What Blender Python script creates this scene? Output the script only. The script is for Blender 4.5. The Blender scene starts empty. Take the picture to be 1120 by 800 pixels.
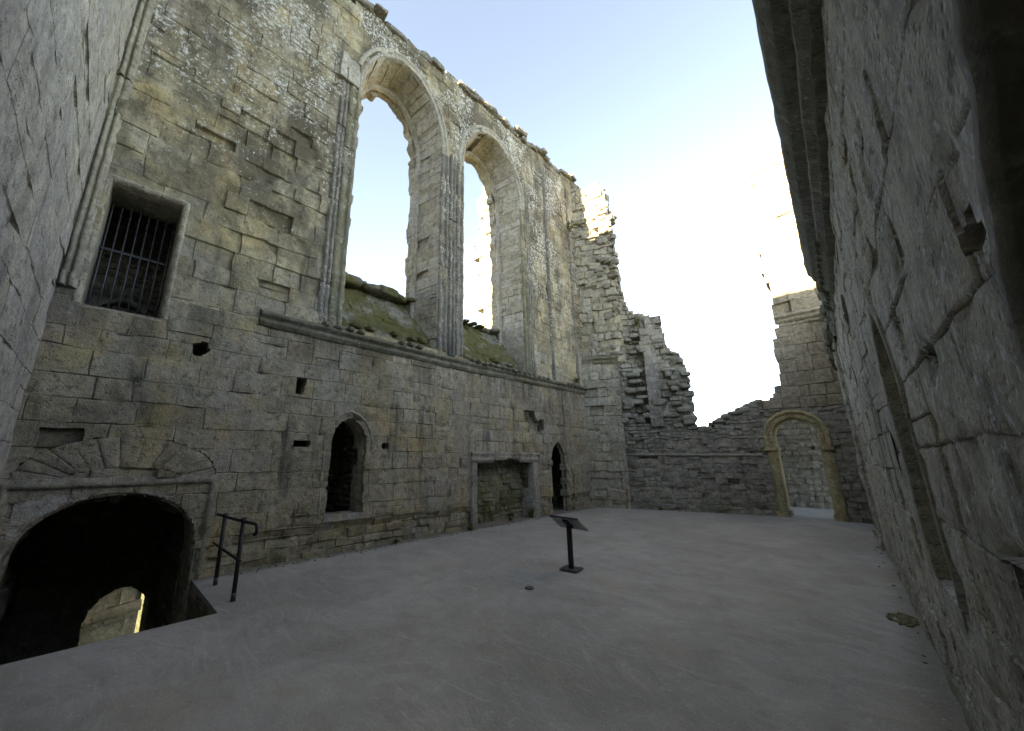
import bpy, bmesh, math, random
import numpy as np

S = bpy.context.scene
COL = S.collection
R = math.radians
rng = np.random.default_rng(7)
random.seed(7)

# ------------------------------------------------------------------ noise
def _hash(ix, iy, iz, seed):
    with np.errstate(over='ignore'):
        h = (ix.astype(np.uint32) * np.uint32(374761393) + iy.astype(np.uint32) * np.uint32(668265263)
             + iz.astype(np.uint32) * np.uint32(2147483647 - 11) + np.uint32(seed * 974711 + 17))
        h = (h ^ (h >> np.uint32(13))) * np.uint32(1274126177)
        h = (h ^ (h >> np.uint32(15))) * np.uint32(2246822519)
        h = h ^ (h >> np.uint32(16))
    return h.astype(np.float64) / 4294967295.0

def vn(a, b, c=0.0, seed=0):
    """value noise in 0..1 on arrays"""
    a = np.asarray(a, float); b = np.asarray(b, float); c = np.asarray(c, float) + 0 * a
    ia = np.floor(a); ib = np.floor(b); ic = np.floor(c)
    fa = a - ia; fb = b - ib; fc = c - ic
    fa = fa * fa * (3 - 2 * fa); fb = fb * fb * (3 - 2 * fb); fc = fc * fc * (3 - 2 * fc)
    ia = ia.astype(np.int64); ib = ib.astype(np.int64); ic = ic.astype(np.int64)
    def g(i, j, k): return _hash(ia + i, ib + j, ic + k, seed)
    x00 = g(0,0,0) * (1-fa) + g(1,0,0) * fa
    x10 = g(0,1,0) * (1-fa) + g(1,1,0) * fa
    x01 = g(0,0,1) * (1-fa) + g(1,0,1) * fa
    x11 = g(0,1,1) * (1-fa) + g(1,1,1) * fa
    return (x00 * (1-fb) + x10 * fb) * (1-fc) + (x01 * (1-fb) + x11 * fb) * fc

def fb(a, b, c=0.0, seed=0, o=3):
    s = 0; w = .5; t = 0
    for k in range(o):
        s = s + w * vn(np.asarray(a) * 2**k, np.asarray(b) * 2**k, np.asarray(c) * 2**k, seed + k); t += w; w *= .5
    return s / t

# ------------------------------------------------------------------ mesh buffer
class MB:
    def __init__(self):
        self.V = []; self.C = []; self.F = []; self.SM = []; self.n = 0
    def add(self, V, faces, C=None, smooth=True):
        """faces: list of int arrays (k,4)/(k,3) or lists of n-gons"""
        V = np.asarray(V, float).reshape(-1, 3)
        if C is None: C = (.5, .5, 0, 1)
        C = np.asarray(C, float)
        if C.ndim == 1: C = np.tile(C, (len(V), 1))
        self.V.append(V); self.C.append(C)
        for f in faces:
            if isinstance(f, np.ndarray):
                if len(f):
                    self.F.append(f.astype(np.int64) + self.n); self.SM.append(smooth)
            else:
                self.F.append(np.array([f]) + self.n); self.SM.append(False)
        self.n += len(V)
    def build(self, name, mat, parent=None):
        V = np.concatenate(self.V); C = np.concatenate(self.C)
        tot = np.concatenate([np.full(len(f), f.shape[1]) for f in self.F])
        lv = np.concatenate([f.ravel() for f in self.F])
        sm = np.concatenate([np.full(len(f), s) for f, s in zip(self.F, self.SM)])
        st = np.concatenate([[0], np.cumsum(tot)[:-1]])
        me = bpy.data.meshes.new(name)
        me.vertices.add(len(V)); me.loops.add(len(lv)); me.polygons.add(len(tot))
        me.vertices.foreach_set('co', V.ravel().astype(np.float32))
        me.loops.foreach_set('vertex_index', lv.astype(np.int32))
        me.polygons.foreach_set('loop_start', st.astype(np.int32))
        me.polygons.foreach_set('use_smooth', sm.astype(bool))
        me.update(calc_edges=True); me.validate()
        at = me.attributes.new('blk', 'FLOAT_COLOR', 'POINT')
        at.data.foreach_set('color', C.ravel().astype(np.float32))
        me.materials.append(mat)
        o = bpy.data.objects.new(name, me); COL.objects.link(o)
        if parent is not None: o.parent = parent
        return o

def thing(name, label, cat, loc=(0, 0, 0), group=None):
    """an Empty at the thing's base; its parts keep world coordinates"""
    o = bpy.data.objects.new(name, None); COL.objects.link(o)
    o.empty_display_size = .2
    o.location = loc
    o['label'] = label; o['category'] = cat
    if group: o['group'] = group
    return o

def fix(root):
    """parts were built in world coordinates: take the Empty's location back out"""
    for ch in root.children:
        ch.matrix_parent_inverse.identity()
        ch.location = (-root.location[0], -root.location[1], -root.location[2])

def tag(o, label, cat, group=None):
    o['label'] = label; o['category'] = cat
    if group: o['group'] = group
    return o

# ------------------------------------------------------------------ signed distance
def sdpoly(u, v, poly):
    p = np.asarray(poly, float); q = np.roll(p, -1, 0)
    u = np.asarray(u, float); v = np.asarray(v, float)
    d = np.full(u.shape, 1e9); ins = np.zeros(u.shape, bool)
    for (ax, ay), (bx, by) in zip(p, q):
        ex, ey = bx - ax, by - ay
        L = ex * ex + ey * ey
        if L < 1e-12: continue
        t = np.clip(((u - ax) * ex + (v - ay) * ey) / L, 0, 1)
        d = np.minimum(d, np.hypot(u - ax - t * ex, v - ay - t * ey))
        c = ((ay > v) != (by > v))
        with np.errstate(divide='ignore', invalid='ignore'):
            xx = (bx - ax) * (v - ay) / (by - ay if by != ay else 1e-9) + ax
        ins ^= c & (u < xx)
    return np.where(ins, -d, d)

class Holes:
    def __init__(self, polys):
        self.p = [np.asarray(q, float) for q in polys]
        self.bb = [(q[:,0].min()-.1, q[:,0].max()+.1, q[:,1].min()-.1, q[:,1].max()+.1) for q in self.p]
    def near(self, u0, u1, v0, v1):
        return [q for q, b in zip(self.p, self.bb) if u1 > b[0] and u0 < b[1] and v1 > b[2] and v0 < b[3]]

def sdall(u, v, ps):
    d = np.full(np.shape(u), 1e9)
    for q in ps: d = np.minimum(d, sdpoly(u, v, q))
    return d

# ------------------------------------------------------------------ masonry
ASHLAR = dict(w=(.34, .85), h=(.24, .36), joint=.02, e=.012, off=.012, rough=.012, cs=.055, jit=.02, miss=.012, chip=.05, split=.12)
WORN   = dict(ASHLAR, off=.022, rough=.02, chip=.09, joint=.026, e=.016, miss=.02)
RUBBLE = dict(w=(.13, .4), h=(.09, .2), joint=.045, e=.02, off=.03, rough=.03, cs=.05, jit=.045, miss=.03, chip=.1, split=.2)

def masonry(mb, mp, u0, u1, v0, v1, st, keep=None, holes=None, hole_sd=None, off=None, missp=None, tint=None,
            T=.14, Tfn=None, seed=1, hofn=None, amp=None, clipu=None):
    r = np.random.default_rng(seed)
    rects = []
    v = v0
    while v < v1 - .02:
        hs = hofn(v) if hofn else st['h']
        h = r.uniform(*hs)
        if v + h > v1 - hs[0] * .5: h = v1 - v
        u = u0 - r.uniform(0, st['w'][0])
        wf = 1.0 if hofn is None else min(1.0, hs[1] / st['h'][1] + .25)
        while u < u1:
            w = r.uniform(*st['w']) * wf * (1.0 if r.random() > .15 else .62)
            a = max(u, u0); b = min(u + w, u1)
            if b > u1 - .1: b = u1
            if b - a > .03:
                if r.random() < st['split'] and h > .2:
                    m = v + h * r.uniform(.35, .65)
                    rects.append((a, b, v, m)); rects.append((a, b, m, v + h))
                else:
                    rects.append((a, b, v, v + h))
            u = b if b == u1 else u + w
        v += h
    e0 = st['e']; cs = st['cs']
    for (a, b, c, d) in rects:
        if clipu is not None:
            lo, hi = clipu((c + d) / 2)
            a = max(a, lo + .05 * r.normal()) if a < lo else a
            b = min(b, hi + .05 * r.normal()) if b > hi else b
            if b - a < .08: continue
        uc, vc = (a + b) / 2, (c + d) / 2
        if keep is not None and not keep(a, b, c, d): continue
        e = min(e0 * r.uniform(.6, 1.6), (b - a) * .25, (d - c) * .25)
        nu = max(1, int(round((b - a - 2 * e) / cs))); nv = max(1, int(round((d - c - 2 * e) / cs)))
        us = np.concatenate([[a], np.linspace(a + e, b - e, nu + 1), [b]])
        vs = np.concatenate([[c], np.linspace(c + e, d - e, nv + 1), [d]])
        if b - a > .16 and cs < .09: us = np.concatenate([us[:2], [a + e + .009], us[2:-2], [b - e - .009], us[-2:]])
        if d - c > .1 and cs < .09: vs = np.concatenate([vs[:2], [c + e + .009], vs[2:-2], [d - e - .009], vs[-2:]])
        uu, vv = np.meshgrid(us, vs, indexing='ij')
        ring = np.zeros(uu.shape, bool); ring[0] = ring[-1] = True; ring[:, 0] = ring[:, -1] = True
        mprob = st['miss'] if missp is None else missp(uc, vc)
        am = amp(uc, vc) if amp else 1.0
        bo = r.normal() * st['off'] * am
        rgh = st['rough'] * r.uniform(.5, 1.7) * am
        x = r.random()
        if x < mprob: bo -= r.uniform(.05, .14); rgh *= 2
        elif x < mprob * 3: bo -= r.uniform(.02, .06); rgh *= 1.8
        tu, tv = r.normal(size=2) * st['off'] * 1.2 * am
        face = bo + tu * (uu - uc) / max(b - a, .1) + tv * (vv - vc) / max(d - c, .1)
        face = face + rgh * 2 * (fb(uu * 5, vv * 5, bo * 30, seed, 3) - .5)
        face = face + .03 * st.get('wave', 1) * (vn(uu * .8, vv * .8, 3.3, seed + 5) - .5)
        ch = vn(uu * 4.5, vv * 4.5, 9.1, seed + 9)
        bd = np.minimum(np.minimum(uu - a, b - uu), np.minimum(vv - c, d - vv))
        face = face - st['chip'] * np.clip(ch - .62, 0, 1) * np.exp(-bd / .06) * 2.0
        jn = -st['joint'] * (.25 + 1.5 * vn(uu * 1.1, vv * 1.1, 1.7, seed + 3) ** 1.5)
        n = np.where(ring, jn, face)
        if off is not None: n = n + off(uu, vv)
        ju = st['jit'] * 2 * (vn(uu * 3.1, vv * 3.1, .3, seed + 20) - .5); jv = st['jit'] * 1.6 * (vn(uu * 2.7, vv * 2.7, .7, seed + 30) - .5)
        ju = ju + st['jit'] * .8 * (vn(uu * 11, vv * 11, .3, seed + 21) - .5); jv = jv + st['jit'] * .8 * (vn(uu * 11, vv * 11, .7, seed + 31) - .5)
        ju[(uu <= u0 + 1e-6) | (uu >= u1 - 1e-6)] = 0; jv[(vv <= v0 + 1e-6)] = 0
        pu, pv = uu + ju, vv + jv
        K = np.ones((len(us) - 1, len(vs) - 1), bool)
        hard = False
        ps = holes.near(a, b, c, d) if holes is not None else []
        if ps or hole_sd is not None:
            cu = (pu[:-1, :-1] + pu[1:, 1:]) / 2; cv = (pv[:-1, :-1] + pv[1:, 1:]) / 2
            sdf = (lambda x, y: sdall(x, y, ps)) if ps else hole_sd
            K = sdf(cu, cv) > 0
            if not K.any(): continue
            if not K.all() or ps:
                hard = not K.all()
                s = sdf(pu, pv); eps = 1e-3
                gu = (sdf(pu + eps, pv) - s) / eps; gv = (sdf(pu, pv + eps) - s) / eps
                m = s < 0
                gl = np.maximum(np.hypot(gu, gv), 1e-6); mv = np.where(m, np.clip(s / np.maximum(gl, 1), -max(cs * 3, .12), 0), 0)
                pu = pu - gu / gl * mv; pv = pv - gv / gl * mv
        Td = Tfn(a, b, c, d) if Tfn else T
        N0, N1 = uu.shape
        idx = np.arange(N0 * N1).reshape(N0, N1)
        q = np.stack([idx[:-1, :-1], idx[1:, :-1], idx[1:, 1:], idx[:-1, 1:]], -1)[K]
        X = mp(pu.ravel(), pv.ravel(), n.ravel())
        t1, t2 = r.random(), r.random()
        if tint is not None: t1 = tint(uc, vc, t1)
        col = np.zeros((N0 * N1, 4)); col[:, 0] = t1; col[:, 1] = t2; col[:, 2] = ring.ravel(); col[:, 3] = 1
        mb.add(X, [q], col)
        # sides
        Kp = np.pad(K, 1)
        ea, eb = [], []
        m = K & ~Kp[:-2, 1:-1]; ea.append(idx[:-1, 1:][m]); eb.append(idx[:-1, :-1][m])
        m = K & ~Kp[2:, 1:-1]; ea.append(idx[1:, :-1][m]); eb.append(idx[1:, 1:][m])
        m = K & ~Kp[1:-1, :-2]; ea.append(idx[:-1, :-1][m]); eb.append(idx[1:, :-1][m])
        m = K & ~Kp[1:-1, 2:]; ea.append(idx[1:, 1:][m]); eb.append(idx[:-1, 1:][m])
        ea = np.concatenate(ea); eb = np.concatenate(eb); k = len(ea)
        if k:
            fu, fv, fn = pu.ravel(), pv.ravel(), n.ravel()
            if Td > .5:
                steps = [0, .35, .7, 1.0]
            else:
                steps = [0, 1.0]
            P = []
            for sidx, s_ in enumerate(steps):
                nn_a = fn[ea] * (1 - s_) - Td * s_; nn_b = fn[eb] * (1 - s_) - Td * s_
                if 0 < s_ < 1:
                    sa = .05 * (vn(fu[ea] * 6, fv[ea] * 6, s_ * 9, seed + 40) - .5); sb = .05 * (vn(fu[eb] * 6, fv[eb] * 6, s_ * 9, seed + 40) - .5)
                else: sa = sb = 0
                P.append(mp(fu[ea] + sa, fv[ea] + sa, nn_a)); P.append(mp(fu[eb] + sb, fv[eb] + sb, nn_b))
            VV = np.concatenate(P)
            fc = []
            ar = np.arange(k)
            for s_ in range(len(steps) - 1):
                o = s_ * 2 * k
                fc.append(np.stack([ar + o, ar + k + o, ar + 3 * k + o, ar + 2 * k + o], -1))
            mb.add(VV, fc, (t1, t2, 0, 1), smooth=False)

# ------------------------------------------------------------------ paths and sweeps
def arch(uL, uR, vb, vs, va, n=14, ell=False):
    """left jamb up, arch, right jamb down; pointed when the rise exceeds half the span, else elliptic"""
    a = (uR - uL) / 2; c = (uL + uR) / 2; rise = va - vs
    L = []
    if rise > a * 1.02 and not ell:
        Rr = (a * a + rise * rise) / (2 * a)
        th = math.atan2(rise, Rr - a)
        for k in range(n + 1):
            t = th * k / n
            L.append((uL + Rr - Rr * math.cos(t), vs + Rr * math.sin(t)))
    else:
        for k in range(n + 1):
            t = math.pi / 2 * k / n
            L.append((c - a * math.cos(t), vs + rise * math.sin(t)))
    Rt = [(2 * c - u, v) for u, v in L[::-1]][1:]
    return [(uL, vb)] + L + Rt + [(uR, vb)]

def resample(path, step):
    p = np.asarray(path, float)
    d = np.hypot(*np.diff(p, axis=0).T); s = np.concatenate([[0], np.cumsum(d)])
    n = max(2, int(s[-1] / step) + 1)
    t = np.linspace(0, s[-1], n)
    return t, s, p

def pathfn(path):
    p = np.asarray(path, float)
    d = np.hypot(*np.diff(p, axis=0).T); s = np.concatenate([[0], np.cumsum(d)])
    tg = np.diff(p, axis=0) / d[:, None]
    nrm = np.stack([-tg[:, 1], tg[:, 0]], -1)
    vnrm = np.concatenate([nrm[:1], nrm[:-1] + nrm[1:], nrm[-1:]])
    ln = np.hypot(*vnrm.T)[:, None]; vnrm = vnrm / ln
    # mitre length for corners
    mit = np.concatenate([[1], 1 / np.clip((nrm[:-1] * vnrm[1:-1]).sum(1), .4, 1), [1]])
    vnrm = vnrm * mit[:, None]
    def P(t): return np.interp(t, s, p[:, 0]), np.interp(t, s, p[:, 1])
    def Nn(t): return np.interp(t, s, vnrm[:, 0]), np.interp(t, s, vnrm[:, 1])
    return s[-1], P, Nn, s

def sweep(mb, mp, path, prof, seg=(.28, .5), step=.07, jd=.008, rough=.01, seed=1, erode=0.0, tint=None, closed_prof=False):
    r = np.random.default_rng(seed)
    L, P, Nn, knots = pathfn(path)
    prof = np.asarray(prof, float); M = len(prof)
    if closed_prof: prof = np.concatenate([prof, prof[:1]]); M += 1
    t = 0.0
    while t < L - 1e-4:
        w = min(r.uniform(*seg), L - t)
        if L - t - w < seg[0] * .4: w = L - t
        ins = [k for k in knots if t + .02 < k < t + w - .02]
        k = max(1, int(round(w / step)))
        ts = np.unique(np.concatenate([[t, t + .006], np.linspace(t + .012, t + w - .012, k + 1), ins, [t + w - .006, t + w]]))
        er = 1.0
        if r.random() < erode: er = r.uniform(.25, .8)
        pu, pv = P(ts); nu, nv = Nn(ts)
        a = prof[None, :, 0] + 0 * ts[:, None]; b = prof[None, :, 1] * er + 0 * ts[:, None]
        edge = np.zeros(len(ts)); edge[0] = edge[-1] = 1; 
        b = b - jd * edge[:, None]
        b = b + rough * 2 * (fb(ts[:, None] * 7 + 0 * a, a * 9, b * 9, seed, 2) - .5)
        a = a + rough * 1.2 * (fb(ts[:, None] * 6 + 0 * a, b * 9, 4.4, seed + 8, 2) - .5)
        if erode:
            b = b - erode * .12 * np.clip(vn(ts[:, None] * 3.5 + 0 * a, a * 5, 2.2, seed + 4) - .62, 0, 1) * np.sign(b)
        X = mp((pu[:, None] + a * nu[:, None]).ravel(), (pv[:, None] + a * nv[:, None]).ravel(), b.ravel())
        n0 = len(ts); idx = np.arange(n0 * M).reshape(n0, M)
        q = np.stack([idx[:-1, :-1], idx[1:, :-1], idx[1:, 1:], idx[:-1, 1:]], -1).reshape(-1, 4)
        t1, t2 = r.random(), r.random()
        if tint is not None: t1 = tint(t1)
        col = np.zeros((n0 * M, 4)); col[:, 0] = t1; col[:, 1] = t2; col[:, 2] = np.repeat(edge, M); col[:, 3] = 1
        mb.add(X, [q, list(idx[0][::-1]), list(idx[-1])], col)
        t += w

_bm = bmesh.new(); bmesh.ops.create_icosphere(_bm, subdivisions=3, radius=1)
ICO_V = np.array([v.co[:] for v in _bm.verts]); ICO_F = np.array([[v.index for v in f.verts] for f in _bm.faces]); _bm.free()

def lump(mb, c, size, seed=0, rot=0.0, power=.55, rough=.16):
    p = np.sign(ICO_V) * np.abs(ICO_V) ** power
    p = p / np.max(np.abs(p), 0)
    nz = fb(ICO_V[:, 0] * 1.6 + seed * 3.7, ICO_V[:, 1] * 1.6, ICO_V[:, 2] * 1.6, seed, 3) - .5
    p = p * (1 + rough * 2 * nz)[:, None]
    p = p * np.asarray(size) / 2
    cs, sn = math.cos(rot), math.sin(rot)
    q = p.copy(); q[:, 0] = p[:, 0] * cs - p[:, 1] * sn; q[:, 1] = p[:, 0] * sn + p[:, 1] * cs
    rr = np.random.default_rng(seed + 100)
    mb.add(q + np.asarray(c), [ICO_F], (rr.random(), rr.random(), 0, 1))

def boxm(mb, lo, hi, C=None):
    x0, y0, z0 = lo; x1, y1, z1 = hi
    V = [(x0,y0,z0),(x1,y0,z0),(x1,y1,z0),(x0,y1,z0),(x0,y0,z1),(x1,y0,z1),(x1,y1,z1),(x0,y1,z1)]
    F = np.array([[0,3,2,1],[4,5,6,7],[0,1,5,4],[1,2,6,5],[2,3,7,6],[3,0,4,7]])
    mb.add(V, [F], C, smooth=False)

def grid(mb, fn, u, v, C=None, smooth=True):
    uu, vv = np.meshgrid(u, v, indexing='ij')
    X = fn(uu.ravel(), vv.ravel())
    idx = np.arange(uu.size).reshape(uu.shape)
    q = np.stack([idx[:-1, :-1], idx[1:, :-1], idx[1:, 1:], idx[:-1, 1:]], -1).reshape(-1, 4)
    mb.add(X, [q], C, smooth)

def tube(mb, pts, rad, k=12):
    p = np.asarray(pts, float); n = len(p)
    tg = np.gradient(p, axis=0); tg /= np.linalg.norm(tg, axis=1)[:, None]
    up = np.array([0, 0, 1.0]) if abs(tg[0][2]) < .9 else np.array([1.0, 0, 0])
    V = []
    s = np.cross(tg[0], up); s /= np.linalg.norm(s)
    for i in range(n):
        s = s - tg[i] * np.dot(s, tg[i]); s /= np.linalg.norm(s)
        w = np.cross(tg[i], s)
        an = np.arange(k) * 2 * np.pi / k
        V.append(p[i] + rad * (np.cos(an)[:, None] * s + np.sin(an)[:, None] * w))
    V = np.concatenate(V); idx = np.arange(n * k).reshape(n, k); nx = np.roll(idx, -1, 1)
    q = np.stack([idx[:-1], nx[:-1], nx[1:], idx[1:]], -1).reshape(-1, 4)
    mb.add(V, [q, list(idx[0][::-1]), list(idx[-1])])

# ------------------------------------------------------------------ materials
class NT:
    def __init__(self, name):
        self.m = bpy.data.materials.new(name); self.m.use_nodes = True
        self.t = self.m.node_tree; self.n = self.t.nodes; self.l = self.t.links
        self.b = self.n['Principled BSDF']
        self.pos = self.n.new('ShaderNodeNewGeometry').outputs['Position']
    def link(self, a, b): self.l.new(a, b)
    def setin(self, s, v):
        if hasattr(v, 'is_linked') or isinstance(v, bpy.types.NodeSocket): self.l.new(v, s)
        else: s.default_value = v
    def scale(self, sx, sy, sz, off=(0, 0, 0), src=None):
        m = self.n.new('ShaderNodeMapping'); m.inputs['Scale'].default_value = (sx, sy, sz); m.inputs['Location'].default_value = off
        self.l.new(src or self.pos, m.inputs['Vector']); return m.outputs[0]
    def noise(self, sc, det=5, rough=.55, dist=0, src=None, col=False):
        x = self.n.new('ShaderNodeTexNoise'); x.inputs['Scale'].default_value = sc; x.inputs['Detail'].default_value = det
        x.inputs['Roughness'].default_value = rough; x.inputs['Distortion'].default_value = dist
        self.l.new(src or self.pos, x.inputs['Vector']); return x.outputs['Color' if col else 'Fac']
    def voro(self, sc, feat='F1', src=None, out='Distance', rnd=1.0):
        x = self.n.new('ShaderNodeTexVoronoi'); x.feature = feat; x.inputs['Scale'].default_value = sc; x.inputs['Randomness'].default_value = rnd
        self.l.new(src or self.pos, x.inputs['Vector']); return x.outputs[out]
    def ramp(self, fac, stops, interp='LINEAR'):
        x = self.n.new('ShaderNodeValToRGB'); cr = x.color_ramp; cr.interpolation = interp
        while len(cr.elements) < len(stops): cr.elements.new(.5)
        for e, (p, c) in zip(cr.elements, stops):
            e.position = p
            e.color = (c, c, c, 1) if isinstance(c, (int, float)) else (*c, 1)
        self.l.new(fac, x.inputs[0]); return x.outputs[0]
    def map(self, v, a, b, c=0, d=1, smooth=True):
        x = self.n.new('ShaderNodeMapRange'); x.interpolation_type = 'SMOOTHSTEP' if smooth else 'LINEAR'
        for i, k in zip(range(5), (v, a, b, c, d)): self.setin(x.inputs[i], k)
        return x.outputs[0]
    def math(self, op, a, b=0.0):
        x = self.n.new('ShaderNodeMath'); x.operation = op
        self.setin(x.inputs[0], a); self.setin(x.inputs[1], b); return x.outputs[0]
    def mix(self, f, a, b, mode='MIX'):
        x = self.n.new('ShaderNodeMix'); x.data_type = 'RGBA'; x.blend_type = mode
        self.setin(x.inputs[0], f)
        for s, v in ((x.inputs[6], a), (x.inputs[7], b)):
            if isinstance(v, tuple): s.default_value = (*v, 1)
            else: self.l.new(v, s)
        return x.outputs[2]
    def sep(self, v):
        x = self.n.new('ShaderNodeSeparateXYZ'); self.l.new(v, x.inputs[0]); return x.outputs
    def attr(self, name):
        x = self.n.new('ShaderNodeAttribute'); x.attribute_name = name
        y = self.n.new('ShaderNodeSeparateColor'); self.l.new(x.outputs['Color'], y.inputs[0]); return y.outputs
    def bump(self, h, strength, dist, prev=None):
        x = self.n.new('ShaderNodeBump'); x.inputs['Strength'].default_value = strength; x.inputs['Distance'].default_value = dist
        self.l.new(h, x.inputs['Height'])
        if prev is not None: self.l.new(prev, x.inputs['Normal'])
        return x.outputs[0]
    def done(self, col, rough=.9, nrm=None, spec=.25):
        self.setin(self.b.inputs['Base Color'], (*col, 1) if isinstance(col, tuple) else col)
        self.setin(self.b.inputs['Roughness'], rough); self.b.inputs['Specular IOR Level'].default_value = spec
        if nrm is not None: self.l.new(nrm, self.b.inputs['Normal'])
        return self.m

def stone(name, pal, grey=(.2, .19, .175), greyamt=.5, lichen=.5, lich_z=None, streak=.4, moss=.3, moss_z=(0., .7),
          pits=.5, fine=1.0, mortar=(.13, .115, .09), mossall=0.0, blue=.0, crack=0.0, warm=0.0, dark_z=None):
    t = NT(name)
    a = t.attr('blk'); x, y, z = t.sep(t.pos)[:3]
    n = len(pal)
    col = t.ramp(a[0], [(i / (n - 1), c) for i, c in enumerate(pal)])
    # weathering of the whole face
    big = t.noise(.42, 6, .6)
    f = t.map(big, .5 - .2, .5 + .22, 0, greyamt)
    col = t.mix(f, col, grey)
    mot = t.noise(8.5, 9, .72, .3, t.scale(1, 1, 1, (7, 3, 1)))
    col = t.mix(t.map(mot, .38, .58, .40, 0), col, (.085, .073, .055))
    col = t.mix(t.map(mot, .52, .68, 0, .35), col, (.48, .44, .36))
    mid = t.noise(1.9, 8, .68, .4)
    col = t.mix(t.map(mid, .40, .68, 0, .42), col, t.mix(.6, col, (.07, .06, .048)))
    pale = t.noise(2.7, 7, .7, 0, t.scale(1, 1, 1, (31, 7, 3)))
    col = t.mix(t.map(pale, .54, .72, 0, .45), col, (.42, .385, .31))
    if warm:
        wn = t.noise(1.1, 6, .6, 0, t.scale(1, 1, 1, (9, 17, 5)))
        col = t.mix(t.map(wn, .52, .68, 0, warm), col, (.42, .31, .145))
    if blue:
        bn = t.noise(.9, 5, .6, .6, t.scale(1, 1, .7, (3, 11, 21)))
        col = t.mix(t.map(bn, .5, .66, 0, blue), col, (.30, .29, .33))
    # mortar
    mn = t.noise(5, 4)
    col = t.mix(t.math('MULTIPLY', t.map(a[2], .3, .95), t.map(mn, .3, .6, .35, .95)), col, mortar)
    # running stains
    st = t.noise(1, 7, .65, .3, t.scale(3.2, 3.2, .22))
    st2 = t.noise(.7, 3, .5)
    sf = t.math('MULTIPLY', t.map(st, .48, .70, 0, 1), t.map(st2, .42, .62, 0, streak))
    col = t.mix(sf, col, (.052, .048, .042))
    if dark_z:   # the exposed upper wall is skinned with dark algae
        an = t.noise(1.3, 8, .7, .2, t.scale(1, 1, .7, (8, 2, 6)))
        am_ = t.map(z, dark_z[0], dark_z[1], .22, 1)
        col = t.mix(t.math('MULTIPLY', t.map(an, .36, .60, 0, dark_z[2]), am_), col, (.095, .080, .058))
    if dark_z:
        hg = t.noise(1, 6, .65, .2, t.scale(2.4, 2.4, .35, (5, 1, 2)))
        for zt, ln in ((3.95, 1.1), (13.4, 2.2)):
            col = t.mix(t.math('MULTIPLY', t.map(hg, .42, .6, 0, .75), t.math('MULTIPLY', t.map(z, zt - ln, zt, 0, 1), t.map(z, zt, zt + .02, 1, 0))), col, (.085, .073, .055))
    # crusty lichen: clusters of small pale rosettes, and dark ones
    reg = t.noise(.55, 4, .6, 0, t.scale(1, 1, 1, (5, 5, 40)))
    sp = t.noise(16, 9, .72)
    la = t.map(reg, .34, .58, 0.15, 1)
    if lich_z: la = t.math('MULTIPLY', la, t.map(z, lich_z[0], lich_z[1], .22, 1))
    th = t.math('SUBTRACT', .70, t.math('MULTIPLY', la, .17 * lichen))
    lf = t.map(sp, th, t.math('ADD', th, .055), 0, .85)
    col = t.mix(lf, col, (.52, .52, .49))
    dk = t.noise(11, 8, .7, 0, t.scale(1, 1, 1, (2, 61, 3)))
    col = t.mix(t.map(dk, .55, .63, 0, .58), col, (.055, .05, .042))
    dk2 = t.noise(38, 5, .7)
    col = t.mix(t.map(dk2, .52, .75, 0, .45), col, (.06, .054, .045))
    # moss
    if moss:
        mz = t.map(z, moss_z[0], moss_z[1], 1, 0)
        mm = t.noise(1.6, 7, .65)
        col = t.mix(t.math('MULTIPLY', t.math('MULTIPLY', mz, t.map(mm, .42, .62)), moss), col, (.075, .085, .03))
    if mossall:
        mm = t.noise(1.4, 8, .7, 0, t.scale(1, 1, 1, (4, 4, 8)))
        mc = t.ramp(t.noise(7, 5), [(.3, (.04, .042, .014)), (.55, (.085, .078, .024)), (.75, (.10, .065, .035))])
        col = t.mix(t.map(mm, .36, .52, 0, mossall), col, mc)
    h1 = t.noise(7, 10, .68, .2); h2 = t.noise(38, 8, .65)
    nr = t.bump(h1, .85 * fine, .05)
    nr = t.bump(h2, .7 * fine, .016, nr)
    if pits:
        pv = t.map(t.voro(23), .0, .33, 0, 1); pm = t.map(t.noise(1.3, 4), .42, .6, 0, 1)
        ph = t.math('MULTIPLY', t.math('SUBTRACT', 1, pv), pm)
        nr = t.bump(t.math('SUBTRACT', 1, ph), pits, .03, nr)
        col = t.mix(t.math('MULTIPLY', t.map(ph, .45, .9), .55 * pits), col, (.06, .052, .042))
    if crack:
        cw = t.voro(1.15, 'DISTANCE_TO_EDGE', t.mix(.22, t.pos, t.noise(1.7, 6, .6, col=True)))
        cm = t.map(t.noise(.6, 3), .45, .6)
        cf = t.math('MULTIPLY', t.map(cw, .0, .014, 1, 0), t.math('MULTIPLY', cm, crack))
        col = t.mix(cf, col, (.03, .026, .02)); nr = t.bump(t.math('SUBTRACT', 1, cf), .9, .03, nr)
    return t.done(col, .92, nr, .2)

BUFF = [(.33, .26, .15), (.46, .38, .24), (.40, .34, .225), (.50, .43, .285), (.43, .385, .285), (.37, .305, .19)]
GREYB = [(.2, .185, .155), (.29, .27, .23), (.25, .24, .22), (.33, .305, .255), (.27, .25, .205)]
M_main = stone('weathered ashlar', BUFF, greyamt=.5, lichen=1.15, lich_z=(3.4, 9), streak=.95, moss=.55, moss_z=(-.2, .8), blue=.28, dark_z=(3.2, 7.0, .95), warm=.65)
M_pale = stone('pale dressed stone', [(.40, .375, .32), (.34, .31, .25), (.44, .42, .37)], greyamt=.3, lichen=.7, streak=.5, moss=.2)
M_frame = stone('buff dressed stone', [(.33, .29, .215), (.28, .25, .19), (.37, .335, .25)], greyamt=.3, lichen=.25, streak=.35, moss=.5, moss_z=(0, .5))
M_shaft = stone('dark lichened shafts', [(.17, .155, .13), (.12, .11, .095), (.2, .185, .16)], greyamt=.5, lichen=.85, streak=.8, moss=0)
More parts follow.
